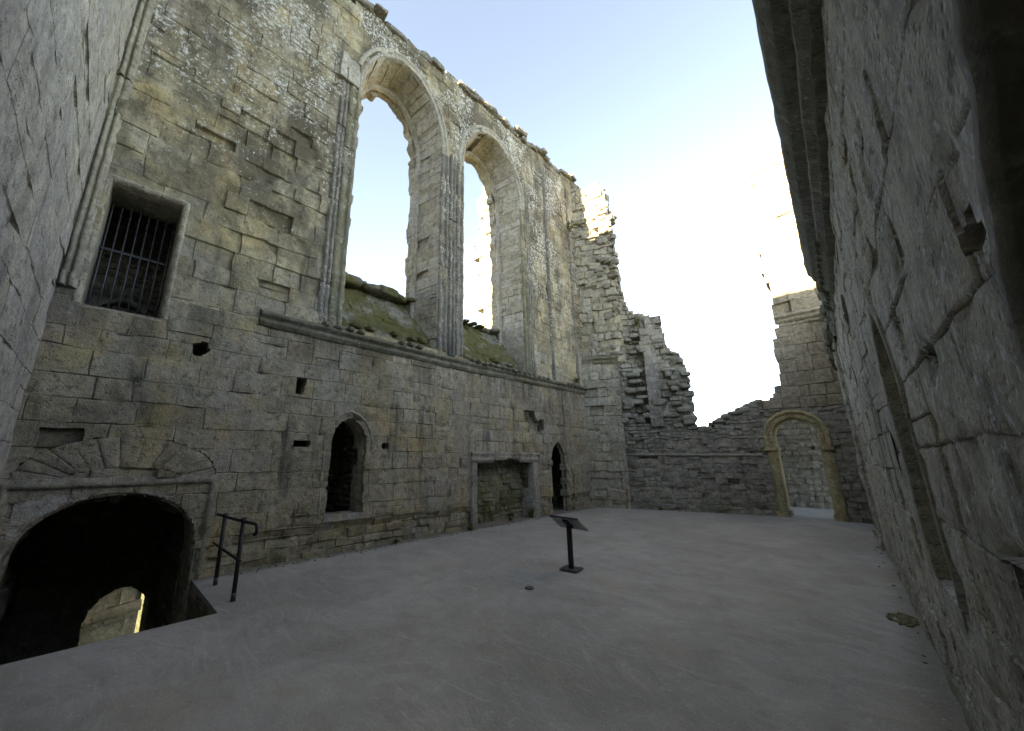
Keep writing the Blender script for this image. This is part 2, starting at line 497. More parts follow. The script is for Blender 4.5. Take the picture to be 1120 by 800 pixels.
M_string = stone('weathered string course', [(.24, .215, .165), (.31, .285, .22), (.19, .175, .14)], greyamt=.4, lichen=.8, streak=.5, moss=0, mossall=.5)
M_reveal = stone('window reveal ashlar', [(.38, .345, .275), (.31, .275, .205), (.43, .4, .34), (.35, .325, .28)], greyamt=.35, lichen=.3, streak=.3, moss=0, blue=.3)
M_sill = stone('mossy rubble sill', [(.17, .15, .115), (.22, .2, .16), (.14, .125, .1)], greyamt=.5, lichen=.7, streak=.3, moss=0, mossall=.95)
M_right = stone('close grey limestone', [(.46, .41, .31), (.5, .455, .35), (.46, .42, .34), (.42, .375, .28)], grey=(.38, .355, .30), greyamt=.5, lichen=1.0, streak=1.0, moss=.35, moss_z=(-.1, .5),
                pits=1.0, fine=1.2, blue=.1, crack=.12, warm=.3)
M_corn = stone('mossy dark cornice', [(.19, .17, .135), (.26, .235, .18), (.15, .135, .11)], greyamt=.35, lichen=.6, streak=.6, moss=0, mossall=.4)
M_left = stone('smooth grey limestone', [(.44, .40, .32), (.48, .44, .36), (.45, .42, .355)], grey=(.36, .345, .32), greyamt=.55, lichen=.35, streak=.6, moss=.3, pits=.7, blue=.3)
M_far = stone('far ashlar', [(.41, .36, .265), (.34, .295, .205), (.46, .415, .32), (.38, .345, .27)], greyamt=.45, lichen=.5, streak=.5, moss=.3, moss_z=(-.1, .5), blue=.1, warm=.3)
M_rub = stone('dark rubble', [(.27, .245, .19), (.36, .33, .265), (.22, .2, .16), (.41, .38, .31)], greyamt=.45, lichen=.6, streak=.55, moss=.3, mossall=.12, pits=.3, mortar=(.14, .125, .1))
M_wallrub = stone('low grey rubble', [(.29, .26, .205), (.38, .345, .275), (.23, .205, .165), (.34, .315, .26)], greyamt=.5, lichen=.5, streak=.6, moss=.35, pits=.3, mortar=(.17, .15, .115), blue=.12)
M_rtow = stone('warm ashlar', [(.36, .3, .21), (.31, .26, .185), (.4, .34, .245)], greyamt=.25, lichen=.3, streak=.4, moss=.0)
M_gold = stone('golden dressed stone', [(.5, .39, .185), (.45, .35, .18), (.5, .41, .22)], grey=(.33, .29, .2), greyamt=.4, lichen=.3, streak=.55, moss=.6, moss_z=(0., .35))
M_fire = stone('mossy fireback', [(.44, .40, .29), (.38, .35, .25), (.48, .44, .33)], greyamt=.4, lichen=.1, streak=.6, moss=1.0, moss_z=(.1, 1.5), pits=.2, mossall=.4)
M_porch = stone('shade-darkened rubble', [(.13, .12, .1), (.17, .155, .13), (.1, .092, .08)], greyamt=.4, lichen=.3, streak=.7, moss=.4, pits=.2, mortar=(.08, .072, .06))  # rubble colour darkened to stand in for shade behind the openings
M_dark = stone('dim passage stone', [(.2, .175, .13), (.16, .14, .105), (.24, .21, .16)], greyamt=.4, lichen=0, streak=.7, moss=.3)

def metal(name, c, rough=.45):
    t = NT(name)
    n = t.noise(14, 6, .6); n2 = t.noise(60, 4)
    col = t.mix(t.map(n, .5, .7, 0, .5), c, (.05, .042, .035))
    nr = t.bump(n2, .25, .004)
    t.b.inputs['Metallic'].default_value = 0.35
    return t.done(col, t.map(n, .3, .7, rough - .1, rough + .2), nr, .5)
M_iron = metal('black painted iron', (.012, .012, .013))
M_bar = metal('iron bars', (.07, .07, .085), .3)
M_foot = metal('worn galvanised foot', (.07, .07, .072), .5)
M_plate = metal('grey steel plate', (.065, .07, .08), .4)
M_panel = metal('grey panel back', (.32, .32, .32), .6)

def floor_mat():
    t = NT('grey concrete screed')
    big = t.noise(.5, 5, .6, .3); mid = t.noise(2.4, 7, .65, .5)
    col = t.mix(t.map(big, .32, .68), (.24, .227, .208), (.33, .313, .288))
    col = t.mix(t.map(mid, .42, .68, 0, .5), col, (.20, .183, .165))
    scr = t.noise(6.5, 8, .75, 1.5)
    col = t.mix(t.map(scr, .52, .66, 0, .4), col, (.43, .40, .365))
    blot = t.noise(1.1, 8, .7, .8, t.scale(1, 1, 1, (4, 21, 0)))
    col = t.mix(t.map(blot, .5, .62, 0, .35), col, (.19, .172, .155))
    # arcs left by the float: two stretched noises in warped directions
    w = t.noise(.22, 2, .5, col=True)
    src = t.mix(.75, t.pos, w)
    def streaks(rot, sx, sy, sc):
        m = t.n.new('ShaderNodeMapping'); m.inputs['Rotation'].default_value = (0, 0, rot); m.inputs['Scale'].default_value = (sx, sy, 1)
        w2 = t.n.new('ShaderNodeVectorMath'); w2.operation = 'MULTIPLY_ADD'
        t.l.new(w, w2.inputs[0]); w2.inputs[1].default_value = (5, 5, 0); t.l.new(t.pos, w2.inputs[2])
        t.l.new(w2.outputs[0], m.inputs['Vector']); return t.noise(sc, 6, .68, .2, m.outputs[0])
    s1 = streaks(.5, .5, 4.2, 1.5); s2 = streaks(-.7, .6, 6, 1.3); s3 = streaks(1.4, .4, 5, 1.1)
    msk = t.map(t.noise(.8, 3), .4, .62)
    col = t.mix(t.map(s1, .52, .72, 0, .28), col, (.42, .39, .355))
    col = t.mix(t.math('MULTIPLY', t.map(s2, .54, .70, 0, .45), msk), col, (.44, .41, .375))
    col = t.mix(t.map(s3, .56, .72, 0, .25), col, (.13, .125, .115))
    for i, (rot, sx, sy, off_) in enumerate([(.35, .55, 7, 2), (-.5, .7, 8, 11), (1.1, .5, 7, 23), (2.2, .6, 9, 37)]):
        m = t.n.new('ShaderNodeMapping'); m.inputs['Rotation'].default_value = (0, 0, rot); m.inputs['Scale'].default_value = (sx, sy, 1); m.inputs['Location'].default_value = (off_, 0, 0)
        w2 = t.n.new('ShaderNodeVectorMath'); w2.operation = 'MULTIPLY_ADD'
        wn = t.noise(.45, 2, .5, col=True, src=t.scale(1, 1, 1, (off_, off_, 0)))
        t.l.new(wn, w2.inputs[0]); w2.inputs[1].default_value = (2.6, 2.6, 0); t.l.new(t.pos, w2.inputs[2]); t.l.new(w2.outputs[0], m.inputs['Vector'])
        sn = t.noise(2.6, 5, .7, .1, m.outputs[0])
        mk = t.map(t.noise(.55, 4, .6, 0, t.scale(1, 1, 1, (off_, 5, 0))), .47, .6)
        col = t.mix(t.math('MULTIPLY', t.map(sn, .575, .66, 0, .36), mk), col, (.45, .425, .38))
        col = t.mix(t.math('MULTIPLY', t.map(sn, .36, .44, .28, 0), mk), col, (.21, .19, .17))
    warm = t.noise(.9, 4, .6, 0, t.scale(1, 1, 1, (13, 3, 0)))
    col = t.mix(t.map(warm, .55, .7, 0, .45), col, (.30, .245, .19))
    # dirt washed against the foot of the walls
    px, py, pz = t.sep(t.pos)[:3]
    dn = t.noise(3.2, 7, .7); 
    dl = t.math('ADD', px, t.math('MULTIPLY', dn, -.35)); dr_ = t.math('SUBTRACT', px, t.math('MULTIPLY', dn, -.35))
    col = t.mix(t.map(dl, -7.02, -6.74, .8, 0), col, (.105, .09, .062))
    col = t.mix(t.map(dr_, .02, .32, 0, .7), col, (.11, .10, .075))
    sp = t.noise(75, 4, .75)
    col = t.mix(t.map(sp, .50, .68, 0, .6), col, (.15, .138, .125))
    sp2 = t.noise(48, 3, .7, 0, t.scale(1, 1, 1, (3, 9, 0)))
    col = t.mix(t.map(sp2, .58, .68, 0, .5), col, (.46, .43, .39))
    nr = t.bump(t.noise(9, 8, .65), .35, .02); nr = t.bump(t.noise(90, 4, .7), .5, .006, nr)
    return t.done(col, .85, nr, .3)
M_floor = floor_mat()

def simple(name, c1, c2, sc=6, bump=.5, dist=.02, rough=.95):
    t = NT(name)
    n = t.noise(sc, 7, .65); col = t.mix(t.map(n, .3, .7), c1, c2)
    return t.done(col, rough, t.bump(t.noise(sc * 4, 6), bump, dist), .15)
M_grass = simple('grass', (.05, .06, .03), (.085, .09, .05), 5, .8, .05)
M_weed = simple('weed leaf', (.05, .075, .02), (.10, .11, .035), 20, .2, .01)
M_moss = simple('yellow green moss', (.12, .115, .06), (.20, .185, .11), 14, 1, .03)
M_dry = simple('dry weed', (.14, .12, .05), (.09, .10, .035), 20, .2, .01)

# ------------------------------------------------------------------ frames of the walls
XM = -6.85
def m_main(u, v, n): u = np.asarray(u, float); return np.stack([XM + n + 0 * u, u, v + 0 * u], -1)
YL = -.72
def m_left(u, v, n): u = np.asarray(u, float); return np.stack([u, YL + n + 0 * u, v + 0 * u], -1)
def m_right(u, v, n): u = np.asarray(u, float); return np.stack([.18 + (4.25 - u) * .027 - n, u + 0 * n, v + 0 * u], -1)
FA = np.array([-6.85, 12.85]); FU = np.array([.938, .346]); FN = np.array([.346, -.938])
def m_far(u, v, n):
    u = np.asarray(u, float); return np.stack([FA[0] + FU[0] * u + FN[0] * n, FA[1] + FU[1] * u + FN[1] * n, v + 0 * u], -1)
YP = 14.65
def m_perp(u, v, n): u = np.asarray(u, float); return np.stack([u, YP - n + 0 * u, v + 0 * u], -1)

def reveal(mb, mp, path, depth, splay, st, seed, ragged=None, front=0.0, h=(.22, .38), tint=None):
    """stones lining an opening: v runs along the path, u runs into the wall"""
    L, P, Nn, kn = pathfn(path)
    def mpp(u, v, n):
        pu, pv = P(v); nu, nv = Nn(v)
        k = -(splay * u / depth) - n - .022
        return mp(pu + nu * k, pv + nv * k, front - u)
    st2 = dict(st, h=h, w=(depth * .3, depth * .75))
    hs = None
    if ragged is not None:
        hs = lambda u, v: (depth - ragged(v)) - u
    masonry(mb, mpp, 0, depth, 0, L, st2, hole_sd=hs, seed=seed, T=.05, tint=tint)
    return mpp, L

def dark_room(name, mat, x0, x1, y0, y1, z0, z1, parent, open_face):
    """inside of a small chamber behind an opening: five faces of a box, rough stone"""
    mb = MB()
    st = dict(RUBBLE, cs=.09, miss=0)
    if open_face != 'x1': masonry(mb, lambda u, v, n: np.stack([x1 - n + 0 * u, u, v], -1), y0, y1, z0, z1, st, seed=3)
    masonry(mb, lambda u, v, n: np.stack([x0 + n + 0 * u, u, v], -1), y0, y1, z0, z1, st, seed=4)
    masonry(mb, lambda u, v, n: np.stack([u, y0 + n + 0 * u, v], -1), x0, x1, z0, z1, st, seed=5)
    masonry(mb, lambda u, v, n: np.stack([u, y1 - n + 0 * u, v], -1), x0, x1, z0, z1, st, seed=6)
    masonry(mb, lambda u, v, n: np.stack([u, v, z1 - n + 0 * u], -1), x0, x1, y0, y1, st, seed=7)
    masonry(mb, lambda u, v, n: np.stack([u, v, z0 + n + 0 * u], -1), x0, x1, y0, y1, dict(ASHLAR, cs=.12), seed=8)
    xm = x1 + (.02 if open_face == 'x1' else .15)
    for f in ([(x0-.15,y0-.15,z0-.15),(xm,y0-.15,z0-.15),(xm,y0-.15,z1+.15),(x0-.15,y0-.15,z1+.15)], [(x0-.15,y1+.15,z0-.15),(x0-.15,y1+.15,z1+.15),(xm,y1+.15,z1+.15),(xm,y1+.15,z0-.15)],
              [(x0-.15,y0-.15,z1+.15),(xm,y0-.15,z1+.15),(xm,y1+.15,z1+.15),(x0-.15,y1+.15,z1+.15)], [(x0-.15,y0-.15,z0-.15),(xm,y0-.15,z0-.15),(xm,y1+.15,z0-.15),(x0-.15,y1+.15,z0-.15)],
              [(x0-.15,y0-.15,z0-.15),(x0-.15,y1+.15,z0-.15),(x0-.15,y1+.15,z1+.15),(x0-.15,y0-.15,z1+.15)]):
        mb.add(f, [np.array([[0, 1, 2, 3]])], (.2, .3, 0, 1), False)
    return mb.build(name, mat, parent)

# ================================================================== MAIN WALL
TH = 1.25
wall = thing('hall_wall', 'tall lichened ashlar wall with two pointed window openings, fireplace and cellar arch', 'wall', (XM, 6.2, 0))

W1 = arch(3.06, 5.56, 4.22, 10.15, 12.0, 18, True); W2 = arch(6.42, 9.10, 4.22, 10.2, 12.08, 18, True)
D1 = arch(3.10, 3.80, .64, 1.93, 2.40); D2 = arch(10.25, 11.1, .0, 1.55, 2.14)
CEL = arch(-.56, 1.22, -2.6, .50, 1.22)
FP = [(6.93, -.05), (6.93, 1.53), (7.5, 1.52), (7.62, 1.60), (7.95, 1.57), (8.25, 1.66), (8.55, 1.6), (8.72, 1.52), (9.28, 1.52), (9.28, -.05)]
GR = [(-.50, 3.62), (-.50, 5.56), (.36, 5.56), (.36, 3.62)]
PUT = [[(-.52, 1.80), (-.52, 2.0), (-.14, 2.0), (-.14, 1.80)], 
       [(4.16, 1.84), (4.16, 1.95), (4.34, 1.95), (4.34, 1.84)], [(2.42, 1.84), (2.42, 1.93), (2.72, 1.93), (2.72, 1.84)],
       [(.80, 3.2), (.78, 3.36), (.96, 3.40), (1.0, 3.26), (.9, 3.17)], [(2.35, 2.75), (2.35, 3.05), (2.5, 3.05), (2.5, 2.75)],
       [(9.25, 2.55), (9.2, 2.85), (9.45, 2.95), (9.6, 2.75), (9.9, 2.85), (9.95, 2.5), (9.6, 2.42)]]
REL = [(.34 - 1.0 * math.cos(a), 1.375 + .55 * math.sin(a)) for a in np.linspace(0, math.pi, 24)]
HM = Holes([W1, W2, D1, D2, CEL, FP, GR, REL] + PUT)

def top_main(u): return 12.82 + .062 * (u - 2.85) + .22 * (vn(u * 2.2, 0.5, .5, 77) - .5)
def keep_main(a, b, c, d):
    if c < -.15 and a > 1.6: return False
    return d < top_main((a + b) / 2) + .12
def main_off(u, v):
    # lower plinth stands a little back, eroded rubble face; ragged scars high up on the left
    o = -.05 * np.clip((.52 - v) / .1, 0, 1) * (u > 1.7)
    sc = np.exp(-((u - 1.6) / 1.0) ** 2 - ((v - 6.6) / 1.5) ** 2)
    o = o - .09 * sc * np.clip((vn(u * 1.6, v * 2.0, .2, 5) - .5) / .05, 0, 1)
    # the wall above the string course is set back in bays
    return o
def main_miss(u, v):
    p = .003
    sc = math.exp(-((u - 1.6) / 1.0) ** 2 - ((v - 6.6) / 1.7) ** 2)
    p += .2 * sc
    if 2.0 < v < 3.1 and 9 < u < 10.3: p += .15
    return p
def main_h(v):
    if v < .5: return (.10, .18)
    if v < 4: return (.27, .39)
    return (.25, .40)
mb = MB()
masonry(mb, m_main, YL - .3, 13.4, -2.6, 13.9, dict(WORN, w=(.38, .8), off=.009, rough=.012, joint=.012, e=.009, chip=.09, split=.08), amp=lambda u, v: .5 + .5 * min(1, max(0, (v - 3.2) / 2)) + (1.3 if v < .5 else 0) + 2.2 * math.exp(-((u - 1.75) / 1.0) ** 2 - ((v - 6.3) / 1.3) ** 2), keep=keep_main, holes=HM, off=main_off, missp=main_miss, hofn=main_h, seed=11,
        Tfn=lambda a, b, c, d: TH if d > top_main((a + b) / 2) - .75 else .2)
# recesses behind the small sockets
for q in PUT:
    q = np.array(q); (a, c), (b, d) = q.min(0) - .03, q.max(0) + .03
    dp = .6 if (b - a) < .6 else .2
    for f in ([(a,c,-.02),(a,c,-dp),(a,d,-dp),(a,d,-.02)], [(b,c,-.02),(b,d,-.02),(b,d,-dp),(b,c,-dp)], [(a,d,-.02),(a,d,-dp),(b,d,-dp),(b,d,-.02)],
              [(a,c,-.02),(b,c,-.02),(b,c,-dp),(a,c,-dp)], [(a,c,-dp),(b,c,-dp),(b,d,-dp),(a,d,-dp)]):
        f = np.array(f, float); mb.add(m_main(f[:, 0], f[:, 1], f[:, 2]), [np.array([[0, 1, 2, 3]])], (.2, .4, 0, 1), False)
wall_face = mb.build('wall_face', M_main, wall)
# loose coping stones along the broken wall head
mb = MB()
for k in range(72):
    u = -1 + 14.2 * k / 71 + random.uniform(-.08, .08); s = random.uniform(.10, .40)
    if random.random() < .2: continue
    lump(mb, (XM - random.uniform(.02, .3), u, float(top_main(u)) + random.uniform(-.09, .02)), (random.uniform(.4, .6), s * 1.6 + .12, random.uniform(.12, .2)), k, random.uniform(-.15, .15), .28, .26)
mb.build('coping', M_shaft, wall)

# string course
mb = MB()
SP = [(-.07, -.01), (-.065, .03), (-.03, .045), (-.01, .075), (.03, .085), (.045, .04), (.09, .045), (.11, .12), (.16, .14), (.18, .11), (.22, .04), (.24, -.02)]
sweep(mb, m_main, [(1.62, 3.92), (6.2, 3.90), (13.05, 4.0)], SP, seg=(.3, .9), erode=.35, rough=.02, seed=4)
for k in range(46):          # stumps of the ornament on the string course
    u = 2.0 + k * .245
    if vn(u * 1.3, .2, .1, 8) < .38: continue
    lump(mb, (XM + .1, u, 4.13 + random.uniform(-.01, .02)), (.22, .12 * random.uniform(.8, 1.3), .10), 300 + k, 0, .6)
mb.build('string_course', M_string, wall)

# windows
def window(path, seed, rag, teeth, shafts):
    mb = MB()
    prof = [(-.005, -.10), (-.005, .0), (.02, .02), (.06, .025), (.08, .0), (.13, .004), (.15, .035), (.20, .045), (.23, .02), (.25, -.03)]
    L, P, Nn, kn = pathfn(path)
    zs = path[1][1] - .15
    hd = [(path[0][0], zs)] + list(path[1:-1]) + [(path[-1][0], zs)]
    sweep(mb, m_main, hd, prof, seg=(.3, .6), erode=.25, rough=.014, seed=seed, step=.08)
    w = mb.build('window', M_pale, wall)
    jl = [(-.005, -.10), (-.005, .0), (.03, .035), (.08, .04), (.10, .0), (.16, .005), (.18, .045), (.24, .05), (.27, .02), (.29, -.03)]
    for nm, pp, mat in ((1, [path[0], (path[0][0], zs)], shafts[0]), (2, [(path[-1][0], zs), path[-1]], shafts[1])):
        jm = MB(); sweep(jm, m_main, pp, jl, seg=(.3, .6), erode=.4, rough=.018, seed=seed + 60 + nm, step=.08)
        jm.build('jamb', mat, w)
    mb = MB()
    reveal(mb, m_main, path, TH, .22, dict(ASHLAR, off=.01, miss=.01), seed + 1, ragged=lambda v: .12 * vn(v * 3.1, .3, .2, seed) ** 2 * 1.5, front=-.02)
    mb.build('reveal', M_reveal, w)
    # moulded inner order: a slim roll halfway down the reveal
    mb = MB()
    ip = [(p[0], p[1]) for p in path]
    Lr, Pr, Nr, _ = pathfn(ip)
    tt = np.linspace(0, Lr, 120); pu, pv = Pr(tt); nu, nv = Nr(tt)
    ip2 = np.stack([pu - nu * .17, pv - nv * .17], -1)
    ang = np.linspace(-.3, math.pi + .3, 7)
    pr = [(-.09 * math.sin(x) + .02, -.9 + .09 * math.cos(x)) for x in ang]
    sweep(mb, m_main, ip2[2:-2], pr, seg=(.4, .8), rough=.01, seed=seed + 3)
    mb.build('inner_roll', M_reveal, w)
    # broken tracery stubs hanging in the head
    mb = MB()
    po = np.stack([pu - nu * .21, pv - nv * .21], -1)
    def dist_in(u, v): return -sdpoly(u, v, po)
    def sdt(u, v):
        d = dist_in(u, v)
        wd = np.zeros(np.shape(u))
        for (a, c, rr, hh) in teeth: wd = np.maximum(wd, hh * np.exp(-((u - a) ** 2 + (v - c) ** 2) / rr ** 2))
        wd = wd * (.75 + .6 * vn(u * 9, v * 9, .5, seed)) - .01
        return np.minimum(np.minimum(wd - d, d + .05), v - 4.6)
    u0, u1 = po[:, 0].min() - .05, po[:, 0].max() + .05
    masonry(mb, lambda u, v, n: m_main(u, v, n - .98), u0, u1, 5.6, po[:, 1].max() + .06, dict(WORN, w=(.16, .34), h=(.14, .26), cs=.04), hole_sd=sdt, T=.2, seed=seed + 5)
    mb.build('tracery_stub', M_reveal, w)
    # sloping mossy sill, rubble with boulders on its outer edge
    mb = MB()
    uL, uR = path[0][0], path[-1][0]
    def ms(u, v, n):
        f = v / 1.9
        bulge = .07 * np.sin(f * 3.0) 
        return m_main(u, 4.14 + f * 1.62 + n * .6 + bulge, -.02 - f * 1.22 + n * .7)
    masonry(mb, ms, uL - .02, uR + .02, 0, 1.9, dict(RUBBLE, w=(.3, .7), h=(.25, .45), joint=.008, off=.012, rough=.045, jit=.05, chip=.05, miss=0), T=.3, seed=seed + 6)
    for k in range(9):
        u = uL + .15 + (uR - uL - .3) * k / 8 + random.uniform(-.08, .08)
        s = random.uniform(.2, .5) * (1.25 if rag[k % len(rag)] else .6)
        lump(mb, (XM - random.uniform(1.0, 1.2), u, 5.68 + random.uniform(-.03, .04)), (.6, s * 1.3, s * .42), seed * 20 + k, random.uniform(-.4, .4), .45, .2)
    for k in range(5):
        u = random.uniform(uL + .1, uR - .1); f = random.uniform(.0, .15)
        lump(mb, (XM - .1 - f, u, 4.25 + f * 1.3), (.3, random.uniform(.15, .4), random.uniform(.1, .16)), seed * 30 + k, random.uniform(-.3, .3))
    mb.build('sill', M_sill, w)
    return w
w1 = window(W1, 21, (1, 1, 0, 0, 1), [(3.45, 10.75, .3, .3), (3.9, 11.5, .15, .18), (5.15, 10.65, .22, .14), (5.3, 10.2, .14, .16), (4.6, 11.5, .2, .1)], (M_string, M_shaft))
w2 = window(W2, 41, (0, 1, 0, 0, 0), [(8.75, 9.9, .2, .12), (8.6, 10.7, .25, .18), (8.2, 11.3, .2, .16), (8.85, 9.0, .2, .1)], (M_shaft, M_string))
w1['label'] = 'left window opening with broken tracery in its head'
w2['label'] = 'right window opening beside the dark banded pier'

# vertical shafts flanking the windows (dark, lichened)
def roll(c, r, n=7): return [(c - r * math.cos(a), .01 + r * 1.1 * math.sin(a)) for a in np.linspace(0, math.pi, n)]
def shafts(u0, u1, k, z0, z1, seed):
    mb = MB()
    w = u1 - u0; pr = [(0, -.05), (0, .035)]
    for i in range(k):
        c = w * (i + .5) / k; pr += roll(c, w / k * .36)
        pr += [(c + w / k * .5, .012)]
    pr += [(w, .03), (w, -.05)]
    pr = [(-a, b) for a, b in pr]
    sweep(mb, m_main, [(u0, z0), (u0, z1)], pr, seg=(.4, .9), erode=.5, rough=.02, seed=seed)
    return mb.build('shaft', M_shaft, wall)
shafts(2.58, 2.78, 2, 4.14, 10.05, 51)
shafts(5.86, 6.12, 2, 4.14, 10.2, 53)
shafts(9.38, 9.6, 2, 4.14, 11.2, 54); shafts(10.55, 10.72, 1, 4.14, 12.6, 55); shafts(12.2, 12.32, 1, 4.14, 12.9, 56)
# springer block
mb = MB()
masonry(mb, lambda u, v, n: m_main(u, v, n + .09), 2.5, 2.98, 10.05, 10.75, dict(ASHLAR, w=(.24, .3), h=(.3, .4), rough=.03), T=.15, seed=57)
mb.build('springer', M_pale, wall)

# doorways
def doorway(path, seed, name, mat, prof, ragged=None):
    mb = MB(); sweep(mb, m_main, path, prof, seg=(.3, .5), rough=.012, seed=seed, erode=.2, step=.06)
    d = mb.build(name, mat, wall); return d
dprof = [(-.02, -.45), (-.02, -.2), (.0, -.15), (.10, -.02), (.115, .006), (.15, .006), (.16, -.03)]
d1 = doorway(D1, 61, 'doorway', M_frame, dprof)
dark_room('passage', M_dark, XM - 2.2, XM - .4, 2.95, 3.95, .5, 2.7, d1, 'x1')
mb = MB(); masonry(mb, lambda u, v, n: np.stack([XM - .5 + v, u, .645 + n + 0 * u], -1), 3.06, 3.84, 0, .53, dict(ASHLAR, w=(.5, .9), h=(.3, .6), off=.006), T=.1, seed=62)
mb.build('threshold', M_pale, d1)
d1['label'] = 'narrow pointed doorway high above the floor'
d2 = doorway(D2, 63, 'doorway', M_frame, [(a, max(b, -.16)) for a, b in dprof])
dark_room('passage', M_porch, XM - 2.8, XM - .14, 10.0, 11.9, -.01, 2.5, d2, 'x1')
d2['label'] = 'pointed doorway at floor level next to the fireplace'
mb = MB()
for k, (u, v) in enumerate([(11.2, .9), (11.17, .55), (11.22, 1.35), (10.16, 1.5)]):
    lump(mb, (XM - .12, u, v), (.3, .26, .2), 640 + k, .2, .3, .3)
mb.build('broken_jamb', M_frame, d2)

# fireplace
mb = MB()
fpr = [(-.02, -.5), (-.02, -.04), (.03, .03), (.08, .045), (.11, .02), (.15, .03), (.2, .065), (.22, .05), (.23, -.03)]
sweep(mb, m_main, [(6.93, -.02), (6.93, 1.53)], fpr, seg=(.4, .8), rough=.012, seed=71, erode=.2)
sweep(mb, m_main, [(9.28, 1.53), (9.28, -.02)], fpr, seg=(.4, .8), rough=.012, seed=72, erode=.2)
fire = mb.build('fireplace', M_pale, wall)
mb = MB()
lpr = [(-.02, -.5), (-.02, -.03), (.04, .035), (.09, .05), (.12, .022), (.17, .03), (.22, .075), (.25, .07), (.26, -.03)]
sweep(mb, m_main, [(6.72, 1.53), (7.55, 1.54)], lpr, seg=(.4, .8), rough=.015, seed=73, erode=.3)
sweep(mb, m_main, [(7.55, 1.63), (8.65, 1.63)], [(a * .62, b * .8 - .02) for a, b in lpr], seg=(.25, .5), rough=.03, seed=74, erode=.9)
sweep(mb, m_main, [(8.65, 1.54), (9.51, 1.53)], lpr, seg=(.4, .8), rough=.015, seed=75, erode=.3)
mb.build('lintel', M_pale, fire)
mb = MB()
masonry(mb, lambda u, v, n: np.stack([XM - .40 + n - .2 * np.clip(v - 1.0, 0, 1), u, v], -1), 6.8, 9.4, -.05, 2.6, dict(RUBBLE, off=.015, rough=.02, joint=.025), seed=76)
masonry(mb, lambda u, v, n: np.stack([u, 6.86 + n + 0 * u, v], -1), XM - .9, XM - .12, -.05, 2.6, RUBBLE, seed=77)
masonry(mb, lambda u, v, n: np.stack([u, 9.34 - n + 0 * u, v], -1), XM - .9, XM - .12, -.05, 2.6, RUBBLE, seed=78)
boxm(mb, (XM - .9, 6.8, 2.55), (XM - .2, 9.4, 2.6))
mb.build('fireback', M_fire, fire)

# barred window at the upper left
mb = MB()
st = dict(ASHLAR, w=(.2, .4), off=.006)
gp = [(-.50, 3.62), (-.50, 5.56), (.36, 5.56), (.36, 3.62)]
gprof = [(-.018, -.78), (-.018, -.3), (-.018, -.04), (.015, .006), (.055, .006), (.065, -.03)]
sweep(mb, m_main, gp, gprof, seg=(.35, .6), rough=.008, seed=81)
sweep(mb, m_main, [(.36, 3.62), (-.50, 3.62)], [(-.018, -.8), (-.018, -.04), (.015, .004), (.05, .004), (.06, -.03)], seg=(.4, .6), rough=.008, seed=82)
gw = mb.build('barred_window', M_frame, wall)
mb = MB()
for k in range(8):
    u = -.45 + .76 * k / 7
    tube(mb, [(XM - .66, u, 3.55), (XM - .66, u + .004, 4.3), (XM - .66, u, 5.52)], .011, 8)
mb.build('iron_grille', M_bar, gw)
mb = MB()
for z in (3.66, 4.72):
    boxm(mb, (XM - .668, -.5, z), (XM - .652, .36, z + .035))
mb.build('cross_bar', M_iron, gw)
dark_room('chamber', M_dark, XM - 2.6, XM - .8, -1.2, 1.0, 3.2, 6.4, gw, 'x1')
mb = MB()
sweep(mb, lambda u, v, n: np.stack([XM - 2.5 + n + 0 * u, u, v + 0 * u], -1), arch(-.55, .35, 3.4, 3.95, 4.5), [(0, 0), (0, .08), (.1, .1), (.12, 0)], seed=83)
mb.build('inner_arch', M_frame, gw)

# corner shaft at the left end, on a corbel
mb = MB()
cp = [(-.005, -.05), (-.005, .02), (.02, .03)] + [(.05 - .03 * math.cos(a), .03 + .045 * math.sin(a)) for a in np.linspace(0, math.pi, 6)] + [(.09, .025)] + [(.125 - .03 * math.cos(a), .05 + .05 * math.sin(a)) for a in np.linspace(0, math.pi, 6)] + [(.165, .04), (.19, .06), (.19, -.05)]
sweep(mb, m_main, [(-.55, 3.98), (-.55, 13.2)], cp, seg=(.5, 1.0), rough=.012, seed=85, erode=.3)
sweep(mb, m_main, [(-.55, 3.80), (-.55, 3.98)], [(a * 1.1 - .005, b * 1.35 + .01) for a, b in cp], seg=(.3, .4), rough=.02, seed=86)
mb.build('corner_shaft', M_frame, wall)

# cellar arch: square label, spandrels, voussoir ring, relieving arch, tunnel
mb = MB()
lab = [(-.64, -.4), (-.64, 1.30), (1.30, 1.30), (1.30, -.4)]
sweep(mb, m_main, lab, [(-.07, -.12), (-.07, -.01), (-.02, .0), (.0, .05), (.05, .06), (.06, .02), (.10, .02), (.11, -.03)], seg=(.4, .8), rough=.012, seed=91, erode=.2)
cel = mb.build('cellar_arch', M_frame, wall)
mb = MB()
spandrel = Holes([CEL])
masonry(mb, lambda u, v, n: m_main(u, v, n + .004), -.57, 1.23, .2, 1.235, dict(ASHLAR, w=(.4, .7), h=(.3, .4), off=.002, rough=.004, joint=.008, jit=.01, cs=.035, miss=0), holes=Holes([arch(-.55, 1.21, -2.6, .50, 1.205)]), T=.1, seed=92)
mb.build('spandrel', M_pale, cel)
mb = MB()
reveal(mb, m_main, CEL, .75, -.0, dict(ASHLAR, off=.008), 93, front=.0)
mb.build('reveal', M_frame, cel)
mb = MB()
def ell(a, f): return (.34 - (.60 + .40 * f) * math.cos(a), 1.375 + (.15 + .40 * f) * math.sin(a))
NV = 13
edges = np.linspace(.02, math.pi - .02, NV + 1) + np.concatenate([[0], rng.normal(size=NV - 1) * .02, [0]])
